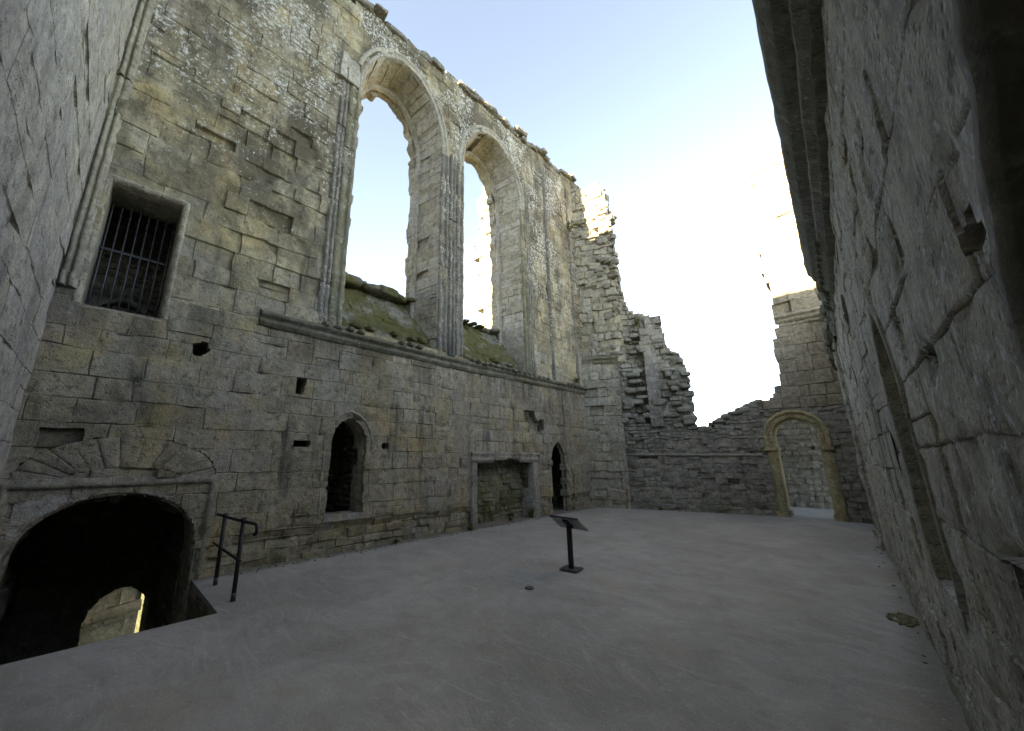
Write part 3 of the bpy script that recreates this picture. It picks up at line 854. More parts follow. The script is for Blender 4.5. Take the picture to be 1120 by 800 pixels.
for k in range(NV):
    A, Q = np.meshgrid(np.concatenate([[edges[k]], np.linspace(edges[k] + .010, edges[k + 1] - .010, 5), [edges[k + 1]]]),
                       np.concatenate([[0], np.linspace(.03, .97, 7), [1]]), indexing='ij')
    E_ = np.vectorize(ell)(A, Q); U_, V_ = E_[0], E_[1]
    Nn_ = .004 + rng.uniform(-.006, .008) + .03 * (fb(U_ * 6, V_ * 6, k * 3.1, 9, 3) - .5)
    Nn_[0] = Nn_[-1] = -.006; Nn_[:, 0] = Nn_[:, -1] = -.004
    rm = np.zeros(A.shape); rm[0] = rm[-1] = 1; rm[:, 0] = rm[:, -1] = 1
    id4 = np.arange(A.size).reshape(A.shape)
    q = np.stack([id4[:-1, :-1], id4[1:, :-1], id4[1:, 1:], id4[:-1, 1:]], -1).reshape(-1, 4)
    cc = np.zeros((A.size, 4)); cc[:, 0] = rng.random(); cc[:, 1] = rng.random(); cc[:, 2] = rm.ravel() * .6; cc[:, 3] = 1
    mb.add(m_main(U_.ravel(), V_.ravel(), Nn_.ravel()), [q], cc)
masonry(mb, m_main, -.28, .96, 1.36, 1.53, dict(WORN, w=(.3, .5), h=(.15, .2), cs=.04), seed=97,
        hole_sd=lambda u, v: 1 - np.hypot((u - .34) / .60, np.maximum(v - 1.375, 0) / .15))
mb.add(m_main(np.array([-.72, 1.4, 1.4, -.72]), np.array([1.24, 1.24, 2.0, 2.0]), np.full(4, -.09)), [np.array([[0, 1, 2, 3]])], (.2, .3, 1, 1), False)
mb.build('relieving_arch', M_main, cel)
mb = MB()
TUN = arch(-.60, 1.26, -2.6, .45, 1.1)
reveal(mb, m_main, TUN, 3.6, 0, dict(RUBBLE, cs=.1), 94, front=-.7)
mb.build('tunnel', M_dark, cel)
# inner end of the tunnel, with its own small arch to the daylight
mb = MB()
masonry(mb, lambda u, v, n: m_main(u, v, n - 3.1), -.7, 1.4, -2.6, 1.3, dict(ASHLAR, cs=.05), holes=Holes([arch(.34, 1.21, -2.7, -1.2, -.66)]), T=.45, seed=95)
mb.build('inner_arch', M_dark, cel)
fix(wall)

# ================================================================== stairwell, steps
well = thing('stairwell_lining', 'dark stone lining of the stairwell pit in front of the cellar arch', 'wall', (-6, 1.25, -2.2))
mb = MB()
masonry(mb, lambda u, v, n: np.stack([u, 1.25 - n + 0 * u, v + 0 * u], -1), XM + .02, -5.24, -2.5, -.02, ASHLAR, seed=101)
masonry(mb, lambda u, v, n: np.stack([-5.24 - n + 0 * u, u, v + 0 * u], -1), YL, 1.25, -2.5, -.02, ASHLAR, seed=102)
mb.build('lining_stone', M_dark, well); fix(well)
steps = thing('stone_steps', 'worn stone steps going down under the cellar arch', 'steps', (-6.2, .3, -2.4))
for k in range(8):
    mb = MB()
    x1 = -5.26 - k * .2; z = -.22 - k * .22
    masonry(mb, lambda u, v, n: np.stack([u, v, z + n + 0 * u], -1), x1 - .22, x1, YL + .05, 1.23, dict(ASHLAR, w=(.3, .4), h=(.7, 1.2), off=.004), T=.22, seed=110 + k)
    mb.build('step', M_dark, steps)
fix(steps)

# ================================================================== LEFT (END) WALL
lw = thing('end_wall', 'sheer smooth grey wall closing the hall at the left edge', 'wall', (-3, YL, 0))
def top_left(u): return 15.6 if u < -5.2 else (12.25 if u > -3.4 else 15.6 - (u + 5.2) / 1.8 * 3.35)  # unseen wall head, heights shaped for its shadow on the far walls
mb = MB()
stL = dict(WORN, w=(.6, 1.3), h=(.34, .52), cs=.045, off=.004, rough=.011, joint=.006, e=.007, chip=.05, miss=0, wave=.5)
masonry(mb, m_left, XM - .1, .35, -2.6, 9.6, stL, seed=121, T=.1,
        keep=lambda a, b, c, d: not (c < -.2 and a > -5.1))
masonry(mb, m_left, XM - .1, .35, 9.6, 18, dict(stL, cs=.2), seed=122, keep=lambda a, b, c, d: d < top_left((a + b) / 2) + .1, Tfn=lambda a, b, c, d: 1.2 if d > 13.5 else .1)
mb.build('wall_face', M_left, lw)
mb = MB()
boxm(mb, (-12.5, YL - 1.3, -2.5), (-7.45, YL - .12, 18.2)); boxm(mb, (-7.44, YL - 1.28, -2.45), (-5.2, YL - .3, 15.5)); boxm(mb, (-5.19, YL - 1.27, -2.45), (3, YL - .3, 12.1))  # unseen blocks added behind the face, stretched and raised to cast shadow
mb.build('shadow_core', M_left, lw)
fix(lw)

# ================================================================== RIGHT WALL
rw = thing('side_wall', 'grey close-up wall with mossy cornice filling the right side', 'wall', (.15, 7, 0))
RW1 = arch(3.18, 3.84, .93, 2.0, 2.58)
RW2 = [(-.3, 1.15), (-.3, 3.9), (.70, 3.9), (.86, 2.62), (.95, 2.40), (1.0, 2.28), (1.10, 2.17), (1.16, 2.05), (1.20, 1.9), (1.2, 1.2)]
CAV = [(1.29, 2.10), (1.275, 2.13), (1.30, 2.15), (1.31, 2.19), (1.345, 2.20), (1.37, 2.18), (1.40, 2.185), (1.43, 2.15), (1.415, 2.12), (1.38, 2.115), (1.36, 2.09), (1.32, 2.105)]
CAV2 = [(5.6, 3.0), (5.55, 3.3), (5.8, 3.5), (6.0, 3.2), (5.9, 2.95)]
HR = Holes([RW1, RW2, CAV, CAV2])
mb = MB()
stR = dict(WORN, w=(.45, .95), h=(.28, .40), cs=.03, off=.004, rough=.011, joint=.013, e=.009, jit=.02, chip=.08, miss=0, wave=.7)
stR2 = dict(stR, cs=.06)
ampR = lambda u, v: .35 if (2.6 < u < 4.4 and .6 < v < 3) or u < 1.7 else 1.0
masonry(mb, m_right, -1.0, 4.4, -.05, 4.1, stR, holes=HR, seed=131, T=.3, amp=ampR)
masonry(mb, m_right, 4.4, 15.2, -.05, 4.1, stR2, holes=HR, seed=132, T=.3)
masonry(mb, lambda u, v, n: m_right(u, v, n - .25), -1.0, 6.9, 4.1, 4.9, dict(stR2, cs=.12), seed=133, T=.8)
masonry(mb, lambda u, v, n: m_right(u, v, n - .05), 6.9, 15.2, 4.1, 5.9, dict(stR2, cs=.1), seed=134, T=.9,
        keep=lambda a, b, c, d: d < 4.3 + 1.1 * vn((a + b) * .6, .3, .1, 4) + max(0, ((a + b) / 2 - 12.5)) * .8)
for q in (CAV, CAV2):
    q = np.array(q); a, c = q.min(0) - .03; b, d = q.max(0) + .03; dp = .45
    for f in ([(a,c,-.02),(a,c,-dp),(a,d,-dp),(a,d,-.02)], [(b,c,-.02),(b,d,-.02),(b,d,-dp),(b,c,-dp)], [(a,d,-.02),(a,d,-dp),(b,d,-dp),(b,d,-.02)],
              [(a,c,-.02),(b,c,-.02),(b,c,-dp),(a,c,-dp)], [(a,c,-dp),(b,c,-dp),(b,d,-dp),(a,d,-dp)]):
        f = np.array(f, float); mb.add(m_right(f[:, 0], f[:, 1], f[:, 2]), [np.array([[0, 1, 2, 3]])], (.2, .4, 0, 1), False)
mb.build('wall_face', M_right, rw)
mb = MB()
CPR = [(-.12, -.02), (-.10, .05), (-.05, .055), (-.02, .10), (.04, .105), (.06, .08), (.10, .09), (.13, .17), (.2, .19), (.24, .22), (.36, .23), (.38, .1), (.40, -.25)]
sweep(mb, m_right, [(-.9, 3.86), (6.75, 3.90)], CPR, seg=(.5, 1.1), erode=.06, rough=.009, seed=135, step=.09)
sweep(mb, m_right, [(6.75, 3.90), (13.6, 3.98)], [(a, b * .55) for a, b in CPR], seg=(.3, .7), erode=.7, rough=.05, seed=136, step=.09)
for k in range(26):
    u = 7 + k * .26
    lump(mb, tuple(m_right(np.array(u), 4.05 + random.uniform(-.1, .35), random.uniform(-.02, .06))), (.2, random.uniform(.2, .4), random.uniform(.15, .35)), 1360 + k, 0)
for k in range(30):   # ball ornaments under the cornice
    u = .6 + k * .21
    if vn(u * 1.7, .1, .1, 3) < .45: continue
    lump(mb, tuple(m_right(np.array(u), 3.91, .1)), (.08, .11, .09), 1500 + k, 0, .9, .1)
mb.build('cornice', M_corn, rw)
mb = MB()
sweep(mb, m_right, RW1, [(-.014, -.76), (-.014, -.4), (-.014, -.1), (-.01, .0), (.03, .006), (.10, .006), (.11, -.03)], seg=(.35, .6), rough=.004, jd=.004, seed=137, step=.05)
nr_ = mb.build('window', M_frame, rw); nr_['label'] = 'narrow pointed window recess with a pale sill'
mb = MB()
masonry(mb, lambda u, v, n: m_right(u, .925 + n, -v), 3.18, 3.84, 0, .75, dict(ASHLAR, w=(.5, .7), h=(.7, .9), off=.003), seed=138)
mb.build('sill', M_pale, nr_)
mb = MB()
masonry(mb, lambda u, v, n: m_right(u, v, n - .74), 3.1, 3.95, .9, 2.7, dict(ASHLAR, cs=.08), holes=Holes([[(3.46, .98), (3.46, 1.5), (3.7, 1.5), (3.7, .98)]]), seed=139)
mb.build('back_wall', M_dark, nr_)
mb = MB()
RW2p = RW2[2:]
sweep(mb, m_right, [(-.3, 3.9)] + RW2p[:-1] + [(1.2, 1.2), (-.3, 1.2)], [(-.025, -.8), (-.025, -.4), (-.025, -.15), (-.02, .0), (.02, .012), (.07, .010), (.08, -.03)], seg=(.4, .7), rough=.008, jd=.005, seed=140, step=.04)
masonry(mb, lambda u, v, n: m_right(u, v, n - .78), -.4, 1.3, 1.1, 4, dict(RUBBLE, cs=.06), seed=141)
nr2 = mb.build('recess', stone('brown recess stone', [(.13, .11, .075), (.17, .145, .10), (.1, .085, .06)], lichen=.2, streak=.5, moss=0, mossall=.15), rw)
# projecting pilaster strip near the far end
mb = MB()
masonry(mb, lambda u, v, n: m_right(u, v, n + .06), 10.6, 11.2, -.02, 3.8, dict(WORN, w=(.3, .6), h=(.3, .45)), T=.08, seed=142)
mb.build('pilaster', M_right, rw)
fix(rw)

# ================================================================== FAR LEFT: broken cross wall and turret stump
tw = thing('broken_turret', 'tall jagged turret stump in the far corner, its top in sunlight', 'wall', (-6.2, 13.2, 0))
def turret_top(u):
    return 12.5 + .5 * vn(u * 3.3, .4, .1, 15) - (1.2 if u > 1.25 else 0)
def keep_t(a, b, c, d):
    uc = (a + b) / 2
    if d > turret_top(uc): return False
    return True
def clip_t(v): return (-9, 1.40 + .12 * (float(vn(np.array(v * 2.6), 0.2, .2, 6)) - .5) + max(0, 7.1 - v) * .06 - max(0, v - 11.6) * .18)
mb = MB()
masonry(mb, lambda u, v, n: m_far(u, v, n + .22), -.15, 1.17, -.05, 5.1, dict(WORN, w=(.3, .65), cs=.07), seed=151, T=.4)
masonry(mb, lambda u, v, n: m_far(u, v, n + .10), -.15, 1.62, 5.1, 13.4, dict(WORN, w=(.28, .6), h=(.24, .34), cs=.06, miss=.08, off=.04, rough=.035, chip=.16, jit=.05),
        keep=keep_t, clipu=clip_t, seed=152, T=1.3, off=lambda u, v: -.25 * np.clip((u - 1.15) / .5, 0, 1) * (vn(u * 3, v * 2.2, .3, 44) > .5))
mb.build('ashlar_face', M_far, tw)
mb = MB()
sweep(mb, lambda u, v, n: m_far(u, v, n + .2), [(-.1, 5.12), (1.2, 5.1)], SP, seg=(.25, .5), erode=.7, rough=.03, seed=153)
mb.build('string_course', M_string, tw)
mb = MB()
def keep_r(a, b, c, d):
    u = (a + b) / 2
    lim = np.interp(u, [1.0, 1.5, 1.62, 1.8, 2.1, 2.6, 2.75, 2.95, 3.3, 3.45], [9.0, 8.2, 7.4, 7.1, 6.9, 6.7, 5.6, 5.3, 5.0, 2.9])
    return a < 1.62 or d < lim + .25 * (vn(u * 4, d, .1, 9) - .5)
def clip_r(v): return (-9, float(np.interp(v, [2.3, 2.7, 4.0, 4.8, 5.2, 5.5, 6.4, 6.7, 6.95, 7.2, 8.2, 9], [3.45, 3.36, 3.33, 3.28, 3.05, 2.78, 2.72, 2.3, 1.95, 1.68, 1.55, 1.5])))
masonry(mb, lambda u, v, n: m_far(u, v, n), 1.1, 3.42, 2.3, 9, dict(RUBBLE, cs=.05, off=.03, miss=.05, w=(.16, .42), h=(.11, .25)), keep=keep_r, clipu=clip_r, seed=154, T=1.0,
        off=lambda u, v: -.22 * np.exp(-((u - 1.75) / .35) ** 2))
for k in range(34):
    u = random.uniform(1.15, 3.3); v = random.uniform(2.6, float(np.interp(u, [1, 1.5, 1.8, 2.6, 3.3], [8, 7.2, 6.2, 5.0, 4.2])))
    lump(mb, tuple(m_far(np.array(u), v, random.uniform(-.02, .06))), (random.uniform(.2, .45), .25, random.uniform(.12, .24)), 1600 + k, .35)
for k in range(60):      # broken edge stones
    v = random.uniform(2.7, 12.2)
    e_ = clip_r(v)[1] if v < 7.2 else clip_t(v)[1]
    lump(mb, tuple(m_far(np.array(e_ - random.uniform(.0, .12)), v, random.uniform(-.75, .02))), (random.uniform(.16, .34), random.uniform(.2, .4), random.uniform(.1, .24)), 2300 + k, random.uniform(-.4, .4), .4, .25)
for k in range(40):
    u = random.uniform(.75, 1.45); v = random.uniform(5.3, 11.5)
    lump(mb, tuple(m_far(np.array(u), v, .08 + random.uniform(-.03, .02))), (random.uniform(.18, .4), .22, random.uniform(.12, .24)), 2500 + k, random.uniform(-.3, .3), .4, .25)
for k in range(26):
    u = random.uniform(.0, 1.3)
    lump(mb, tuple(m_far(np.array(u), float(turret_top(u)) - .1, random.uniform(-.9, -.0))), (random.uniform(.2, .4), .3, random.uniform(.16, .4)), 2400 + k, random.uniform(-.4, .4), .4, .25)
mb.build('rubble_core', M_rub, tw)
mb = MB()
masonry(mb, lambda u, v, n: m_far(u, v, n + .14), 2.05, 2.45, 2.7, 5.5, dict(ASHLAR, w=(.3, .5), cs=.07), T=.2, seed=155)
sweep(mb, lambda u, v, n: m_far(u, v, n + .12), [(1.95, 5.5), (2.72, 5.5)], SP, seg=(.4, .8), erode=.2, rough=.02, seed=156)
masonry(mb, lambda u, v, n: m_far(u, v, n + .16), 2.0, 2.75, 5.72, 6.62, dict(WORN, w=(.2, .4), h=(.2, .3), cs=.06, off=.03, rough=.03), T=.6, seed=157, keep=lambda a, b, c, d: d < 6.3 or 2.15 < (a + b) / 2 < 2.6)
mb.build('pilaster', M_wallrub, tw)
fix(tw)

cw = thing('cross_wall', 'low broken rubble wall across the far end of the hall', 'wall', (-4.5, 13.7, 0))
def low_top(u): return np.interp(u, [0, 1, 3.2, 3.35, 3.75, 4.2, 4.8, 5.2], [3, 3, 2.9, 2.62, 2.6, 2.95, 3.2, 3.42])
mb = MB()
masonry(mb, lambda u, v, n: m_far(u, v, n + .06), -.1, 5.15, -.05, 1.74, dict(RUBBLE, w=(.14, .42), h=(.1, .2), off=.010, rough=.014, joint=.016, e=.012, jit=.05), seed=161, T=.4)
masonry(mb, lambda u, v, n: m_far(u, v, n), .9, 5.15, 1.76, 3.6, dict(RUBBLE, w=(.12, .34), h=(.08, .16), off=.016, rough=.02, joint=.025, jit=.05), seed=162, T=.8,
        keep=lambda a, b, c, d: d < low_top((a + b) / 2) + .12 * (vn((a + b) * 3, .5, .5, 3) - .5) + .03)
mb.build('wall_face', M_wallrub, cw)
mb = MB()
for k in range(22):
    u = 3.2 + k * .095
    lump(mb, tuple(m_far(np.array(u), float(low_top(u)) - .03, random.uniform(-.5, -.1))), (random.uniform(.2, .4), .4, random.uniform(.1, .2)), 1700 + k, .35)
mb.build('coping', M_rub, cw)
mb = MB()
sweep(mb, lambda u, v, n: m_far(u, v, n + .03), [(.02, 1.755), (5.0, 1.72)], [(-.05, -.02), (-.04, .04), (.0, .07), (.03, .07), (.05, .0), (.05, -.1)], seg=(.4, .9), erode=.3, rough=.012, seed=163)
mb.build('string_course', M_wallrub, cw)
fix(cw)

# ================================================================== FAR RIGHT: golden arch and tall stump
st_ = thing('tower_stump', 'tall narrow wall stump over the golden arch, upper half in full sun', 'wall', (-.8, YP, 0))
AR = arch(-1.80, -.77, -.1, 2.29, 2.80)
AR = [AR[0], (-1.80, 1.97)] + AR[1:-1] + [(-.77, 1.97), AR[-1]]
def keep_p(a, b, c, d):
    x = (a + b) / 2
    if x < -1.34: return d < np.interp(x, [-2.15, -1.6, -1.36], [3.2, 3.5, 3.8]) + .05
    return d < 12.1
def clip_p(v):
    if v < 3.95: return (-9, 9)
    return (float(np.interp(v, [3.6, 5.17, 6.04, 6.74, 7.5, 8.7, 9.5, 11.2, 12], [-1.36, -1.36, -1.2, -1.14, -1.28, -1.26, -1.1, -1.02, -.7])), 9)
mb = MB()
masonry(mb, m_perp, -2.15, .5, -.1, 3.1, dict(RUBBLE, w=(.16, .45), h=(.11, .22), off=.012, rough=.016, joint=.02), holes=Holes([arch(-1.83, -.74, -.1, 2.29, 2.83)]), seed=171, T=.55, keep=keep_p)
mb.build('rubble_base', M_wallrub, st_)
mb = MB()
masonry(mb, m_perp, -2.15, 1.6, 3.1, 12.2, dict(WORN, w=(.35, .7), h=(.28, .42), cs=.07, miss=.02, off=.016), seed=172, T=1.1, keep=keep_p, clipu=clip_p)
mb.build('wall_face', M_rtow, st_)
mb = MB()
sweep(mb, m_perp, [(-1.22, 5.78), (.4, 5.80)], SP, seg=(.4, .8), erode=.3, rough=.02, seed=173)
mb.build('string_course', M_rtow, st_)
# arch
mb = MB()
apr = [(-.02, -.5), (-.02, -.03), (.0, .05), (.04, .07), (.07, .03), (.12, .03), (.15, .08), (.2, .1), (.235, .07), (.24, -.03)]
arc = AR[1:-1]
sweep(mb, m_perp, arc, apr, seg=(.18, .26), rough=.008, seed=174, step=.05)
ring = mb.build('arch_ring', M_gold, st_)
mb = MB()
jp = [(-.03, -.5), (-.03, .02), (.0, .08), (.13, .09), (.16, .05), (.22, .05), (.23, -.03)]
for (u, s) in ((-1.80, 1), (-.77, -1)):
    jm = MB()
    path = [(u, -.03), (u, 1.86)] if s > 0 else [(u, 1.86), (u, -.03)]
    sweep(jm, m_perp, path, jp, seg=(.5, .8), rough=.01, seed=175 + s)
    j = jm.build('jamb', M_gold, st_)
    cm = MB(); cap = [(-.06, -.5), (-.06, .1), (.0, .13), (.16, .14), (.26, .1), (.27, -.03)]
    pc = [(u, 1.86), (u, 1.97)] if s > 0 else [(u, 1.97), (u, 1.86)]
    sweep(cm, m_perp, pc, cap, seg=(.3, .5), rough=.008, seed=178 + s); cm.build('capital', M_gold, j)
    bm_ = MB(); pc = [(u, -.03), (u, .14)] if s > 0 else [(u, .14), (u, -.03)]
    sweep(bm_, m_perp, pc, [(a, b * 1.15 + .02) for a, b in cap], seg=(.3, .5), rough=.015, seed=181 + s); bm_.build('base', M_gold, j)
mb = MB()
L, P, Nn, kn = pathfn(arc)
for k in range(26):
    t = L * (.08 + .84 * k / 25)
    pu, pv = P(t); nu, nv = Nn(t)
    lump(mb, tuple(m_perp(np.array(pu + nu * .075), pv + nv * .075, .045)), (.052, .05, .075), 1800 + k, 0, .6, .1)
mb.build('bead_ornament', M_gold, ring)
mb = MB()
masonry(mb, lambda u, v, n: m_perp(u, v, n + .1), -.5, .1, -.03, .16, dict(WORN, w=(.3, .6), h=(.19, .2)), T=.3, seed=185)
mb.build('plinth', M_wallrub, st_)
mb = MB()
for k, (x, z) in enumerate([(-2.2, 3.02), (-2.03, 3.28), (-2.1, 3.1), (-1.95, 3.2), (-1.8, 3.25), (-1.62, 3.35), (-1.5, 3.5), (-1.4, 3.7), (-1.75, 3.1), (-1.6, 3.15)]):
    lump(mb, (x, YP + .35, z), (random.uniform(.24, .36), .6, random.uniform(.18, .28)), 1900 + k, 0, .35, .2)
mb.build('broken_course', M_rub, st_)
fix(st_)

pw = thing('porch_wall', 'dim rubble wall seen through the golden arch', 'wall', (-1.5, 17.6, 0))
mb = MB()
masonry(mb, lambda u, v, n: np.stack([u, 17.6 - n + 0 * u, v + 0 * u], -1), -6, 2, -.05, 3.75, dict(RUBBLE, cs=.09, h=(.12, .24), off=.015, rough=.02, joint=.025), seed=191, T=.6, keep=lambda a, b, c, d: d < (2.6 if (a + b) / 2 < -2.9 else 3.5))
mb.build('wall_face', M_porch, pw); fix(pw)

# sunlit tower beyond the second window
ot = thing('outer_tower', 'sunlit ragged tower wall glimpsed through the right window opening', 'tower', (-15, 16.5, -2.5))
mb = MB()
def keep_o(a, b, c, d):
    x = (a + b) / 2
    return x > np.interp(d, [0, 10, 15, 19, 20.5], [-16.5, -15.7, -15.9, -15.85, -15.2]) + .35 * (vn(d * .9, .5, .2, 8) - .5) and d < 20.2
masonry(mb, lambda u, v, n: np.stack([u, 16.2 - n + 0 * u, v + 0 * u], -1), -17, -11.5, -2.6, 21, dict(WORN, cs=.2, w=(.4, .9), h=(.3, .45)), seed=195, keep=keep_o, T=1.5)
mb.build('wall_face', M_far, ot); fix(ot)

# wall of the ditch beyond the cellar tunnel
dw = thing('ditch_wall', 'stone wall seen through the small arch at the end of the cellar', 'wall', (-12, 0, -2.5))
mb = MB()
masonry(mb, lambda u, v, n: np.stack([-12.2 + n - (u - .5) * .35, u, v], -1), -1.5, 1.34, -2.6, 3, dict(ASHLAR, cs=.1), seed=197, T=.4)
mb.build('wall_face', M_dark, dw)
mb = MB()
sweep(mb, lambda u, v, n: np.stack([-12.18 + n - (u - .5) * .35, u, v + 0 * u], -1), [(-1.5, -1.75), (1.36, -1.68)], [(-.1, 0), (-.1, .12), (.05, .14), (.1, 0)], seed=198)
mb.build('ledge', M_dark, dw)
fix(dw)

# ================================================================== FLOOR, GROUND
mb = MB()
def fl(x, y):
    z = .012 * (fb(x * .5, y * .5, .2, 3, 3) - .5) * 2
    z = z * np.clip((np.abs(x + 6.85)) / .4, 0, 1)
    return np.stack([x, y, z], -1)
grid(mb, fl, np.linspace(-5.24, 1.2, 80), np.linspace(-1.0, 19.6, 220))
grid(mb, fl, np.linspace(-7.85, -5.24, 30), np.linspace(1.25, 19.6, 200))
mb.add([(-5.24, YL, 0), (-5.24, 1.25, 0), (-5.25, 1.25, -.16), (-5.25, YL, -.16), (-6.85, 1.25, 0), (-6.85, 1.245, -.16)], [np.array([[0, 1, 2, 3]]), np.array([[1, 4, 5, 2]])], smooth=False)
flo = mb.build('floor', M_floor); flo['kind'] = 'structure'
mb = MB()
grid(mb, lambda x, y: np.stack([x, y, -2.5 + .1 * (fb(x * .3, y * .3, .1, 2) - .5)], -1), np.linspace(-400, 400, 90), np.linspace(-400, 400, 90))
gr = mb.build('ground', M_grass); gr['kind'] = 'structure'

# ================================================================== LECTERN
def bev(name, size, loc, mat, parent, rot=None, b=.006):
    bm = bmesh.new(); bmesh.ops.create_cube(bm, size=1)
    for v in bm.verts: v.co = (v.co.x * size[0], v.co.y * size[1], v.co.z * size[2])
    bmesh.ops.bevel(bm, geom=bm.edges[:], offset=b, segments=2, affect='EDGES', profile=.6)
    me = bpy.data.meshes.new(name); bm.to_mesh(me); bm.free(); me.materials.append(mat)
    o = bpy.data.objects.new(name, me); COL.objects.link(o); o.parent = parent; o.location = loc
    if rot: o.rotation_euler = rot
    return o
lec = thing('information_lectern', 'small black information lectern with tilted panel on the open floor', 'lectern', (-3.39, 5.46, 0.006))
bev('base_plate', (.27, .27, .016), (0, 0, .010), M_plate, lec, (0, 0, .12), .003)
bev('post', (.068, .05, .60), (0, 0, .315), M_iron, lec, (0, 0, 0), .005)
pn = bev('panel', (.50, .36, .016), (0, 0, .655), M_panel, lec, (-R(33), 0, -.02), .003)
bev('panel_rim', (.504, .012, .024), (0, -.18, 0), M_iron, pn, None, .002)
bev('bracket', (.08, .22, .035), (0, -.02, -.026), M_iron, pn, None, .004)
for (x, y) in ((-.1, -.1), (.1, -.1), (-.1, .1), (.1, .1)):
    m_ = MB(); tube(m_, [(x, y, .016), (x, y, .020), (x, y, .026)], .010, 8)
    bo = m_.build('bolt', M_iron, lec); bo.rotation_euler = (0, 0, .12)

# ================================================================== HAND RAIL
rl = thing('hand_rail', 'short black iron hand rail with crook end above the stairwell', 'railing', (-5.95, 1.45, 0))
def rel(p): return [(x + 5.95, y - 1.45, z) for x, y, z in p]
for (x, y, h) in ((-6.36, 1.44, .86), (-5.53, 1.46, .89)):
    m_ = MB(); tube(m_, rel([(x, y, .0), (x, y, .3), (x - .005, y, h)]), .026); p_ = m_.build('post', M_iron, rl)
    m_ = MB(); tube(m_, rel([(x, y, .0), (x, y, .05), (x, y, .09)]), .028); m_.build('foot', M_foot, p_)
    m_ = MB(); lump(m_, rel([(x - .005, y, h + .01)])[0], (.07, .07, .06), 3, 0, .9, .03); m_.build('finial', M_iron, p_)
m_ = MB()
pts = [(-6.80, 1.44, .845), (-6.3, 1.44, .857), (-5.5, 1.455, .885), (-5.08, 1.46, .905)]
for a in np.linspace(0, math.pi * 1.15, 9): pts.append((-5.03 + .055 * math.sin(a) + 0, 1.46, .85 + .055 * math.cos(a)))
tube(m_, rel(pts), .018); m_.build('top_rail', M_iron, rl)
m_ = MB(); tube(m_, rel([(-6.80, 1.44, .455), (-6.3, 1.44, .455), (-5.46, 1.46, .445)]), .016); m_.build('mid_rail', M_iron, rl)

# ================================================================== SMALL THINGS
gv = MB()
for k in range(420):
    side = random.random()
    if side < .72: x = -6.80 + abs(random.gauss(0, .10)); y = random.uniform(1.6, 12.6)
    elif side < .95: t_ = random.uniform(0, 5); x = FA[0] + FU[0] * t_ + FN[0] * (.1 + abs(random.gauss(0, .12))); y = FA[1] + FU[1] * t_ + FN[1] * (.1 + abs(random.gauss(0, .12)))
    else: y = random.uniform(2, 13); x = .18 + (4.25 - y) * .027 - .03 - abs(random.gauss(0, .08))
    s_ = random.uniform(.008, .03)
    lump(gv, (x, y, s_ * .25), (s_ * 1.4, s_, s_ * .8), 2600 + k, random.uniform(0, 3), .6, .2)
go = gv.build('grit', M_wallrub); go['kind'] = 'stuff'; tag(go, 'loose grit and stone crumbs along the foot of the walls', 'grit')
dr = thing('drain_cover', 'small round dark drain cover set in the grey floor', 'drain cover', (-3.33, 4.33, 0))
m_ = MB(); k = 20
an = np.arange(k) * 2 * np.pi / k
m_.add(np.stack([.045 * np.cos(an), .045 * np.sin(an), np.full(k, .012)], -1), [list(range(k))])
m_.build('disc', M_plate, dr)
m_ = MB(); tube(m_, [(.05 * math.cos(a), .05 * math.sin(a), .009) for a in np.linspace(0, 2 * math.pi, 24)], .008, 6)
m_.build('rim', M_foot, dr)
mp_ = MB()
for k in range(110):
    a = random.uniform(0, 6.28); rr = random.random() ** .8
    lump(mp_, (.0 + .11 * rr * math.cos(a), 6.37 + .22 * rr * math.sin(a), .002), (random.uniform(.02, .05), random.uniform(.02, .07), random.uniform(.008, .016)), 2000 + k, a, .9, .3)
tag(mp_.build('moss_patch', M_moss), 'flat olive moss patch on the floor by the side wall', 'moss')

def tuft(name, loc, h, nb, label, mat, spread=.6, group=None):
    m_ = MB()
    rr = random.Random(sum(map(ord, label)))
    for k in range(nb):
        a = rr.uniform(0, 6.28); l = h * rr.uniform(.5, 1.1); sp = spread * rr.uniform(.2, 1)
        d = np.array([math.cos(a), math.sin(a), 0]); s = np.array([-d[1], d[0], 0]) * rr.uniform(.006, .014)
        b0 = d * rr.uniform(0, .06) + np.array([0, 0, 0.0])
        P_ = [b0 + d * sp * l * t * t + np.array([0, 0, l * (t - .35 * sp * t * t)]) for t in (0, .4, .75, 1)]
        V = [P_[0] - s, P_[0] + s, P_[1] - s, P_[1] + s, P_[2] - s * .7, P_[2] + s * .7, P_[3]]
        m_.add(np.array(V) + np.asarray(loc), [np.array([[0, 1, 3, 2], [2, 3, 5, 4]]), np.array([[4, 5, 6]])])
    o = m_.build(name, mat); tag(o, label, 'weed', group)
    o.data.transform(__import__('mathutils').Matrix.Translation((-loc[0], -loc[1], -loc[2]))); o.location = loc
    return o
WG = 'weeds growing out of the old masonry'
tuft('weed_tuft', (-6.9, 9.15, .01), .3, 60, 'green weeds at the right foot of the fireplace', M_weed, group=WG)
tuft('weed_tuft', (-6.95, 8.3, .01), .12, 50, 'low grass growing along the fireplace hearth', M_weed, group=WG)
tuft('weed_tuft', (-6.78, 4.55, .01), .10, 40, 'tiny weeds at the foot of the wall between the raised doorway and fireplace', M_weed, .9, WG)
tuft('weed_tuft', (-6.70, 6.55, .01), .14, 45, 'small weeds at the left foot of the fireplace', M_weed, .9, WG)
tuft('weed_tuft', (-4.9, 13.45, .01), .10, 40, 'tiny weeds at the foot of the low broken wall', M_weed, .9, WG)
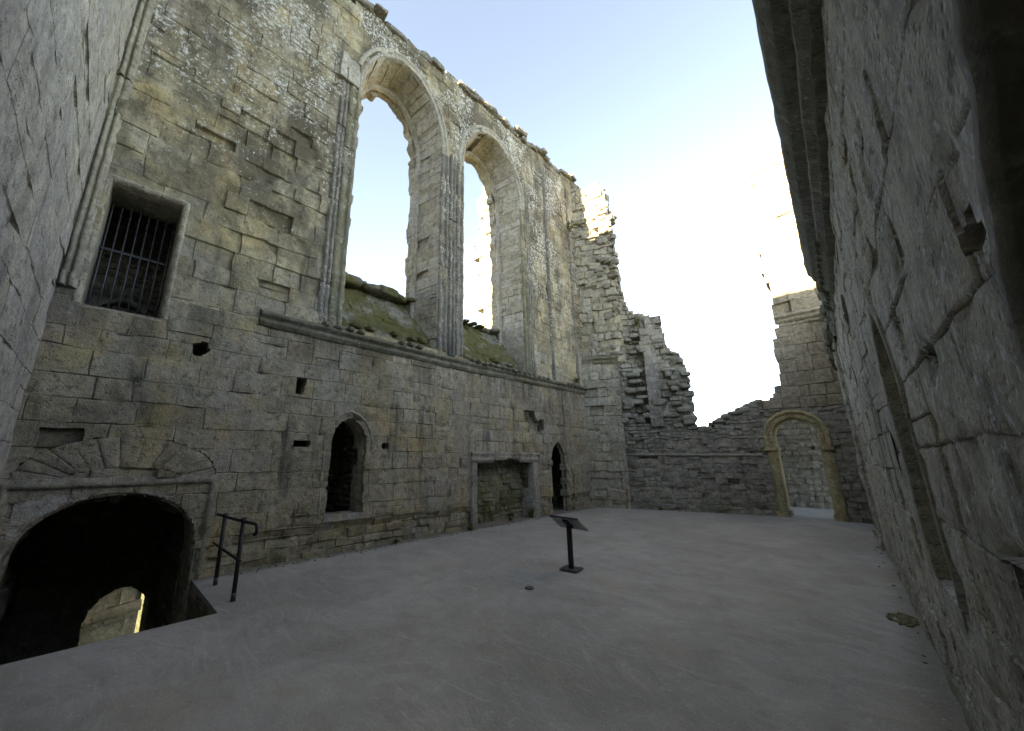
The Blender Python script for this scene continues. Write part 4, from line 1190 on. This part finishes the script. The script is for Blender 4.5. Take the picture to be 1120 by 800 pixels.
tuft('weed_tuft', (-6.8, 12.3, 10.6), .5, 90, 'dry weed clump high on the wall beside the jagged turret', M_dry, 1.0, WG)
tuft('weed_tuft', (-6.7, 11.9, 4.25), .25, 60, 'weed growing on the string course beside the far corner', M_dry, .9, WG)
tuft('weed_tuft', (-5.05, 13.62, 6.5), .3, 40, 'small weed on the broken top of the rubble beside the turret', M_weed, .9, WG)

# ================================================================== CAMERA, LIGHT
cam = bpy.data.cameras.new('camera'); co = bpy.data.objects.new('camera', cam); COL.objects.link(co)
cam.sensor_width = 36; cam.lens = 36 * 408 / 1120; cam.shift_x = 45 / 1120; cam.clip_start = .02; cam.clip_end = 2000
co.location = (0, 0, 1.65); co.rotation_euler = (math.pi / 2 + R(13.904), 0, R(45.586))
S.camera = co

EL, AZ = 20.0, 184.0      # the sun stands behind the end wall
az = R(AZ)
d = (math.sin(az) * math.cos(R(EL)), math.cos(az) * math.cos(R(EL)), math.sin(R(EL)))
sl = bpy.data.lights.new('sun', 'SUN'); so = bpy.data.objects.new('sun', sl); COL.objects.link(so)
sl.energy = 5.0; sl.angle = R(.5); sl.color = (1, .97, .93)
import mathutils
so.rotation_euler = mathutils.Vector(d).to_track_quat('Z', 'Y').to_euler()
so.location = (0, -20, 30)
w = bpy.data.worlds.new('World'); S.world = w; w.use_nodes = True
nt = w.node_tree; bg = nt.nodes['Background']
sk = nt.nodes.new('ShaderNodeTexSky'); sk.sky_type = 'NISHITA'; sk.sun_disc = False
sk.sun_elevation = R(EL); sk.sun_rotation = az; sk.air_density = .27; sk.dust_density = .06; sk.ozone_density = 1.0; sk.altitude = 50
nt.links.new(sk.outputs[0], bg.inputs[0]); bg.inputs[1].default_value = .15
S.view_settings.view_transform = 'Standard'; S.view_settings.look = 'None'; S.view_settings.gamma = 1
S.view_settings.exposure = 3.95
S.view_settings.use_white_balance = True; S.view_settings.white_balance_temperature = 13000; S.view_settings.white_balance_tint = 8
S.cycles.max_bounces = 8; S.cycles.diffuse_bounces = 5
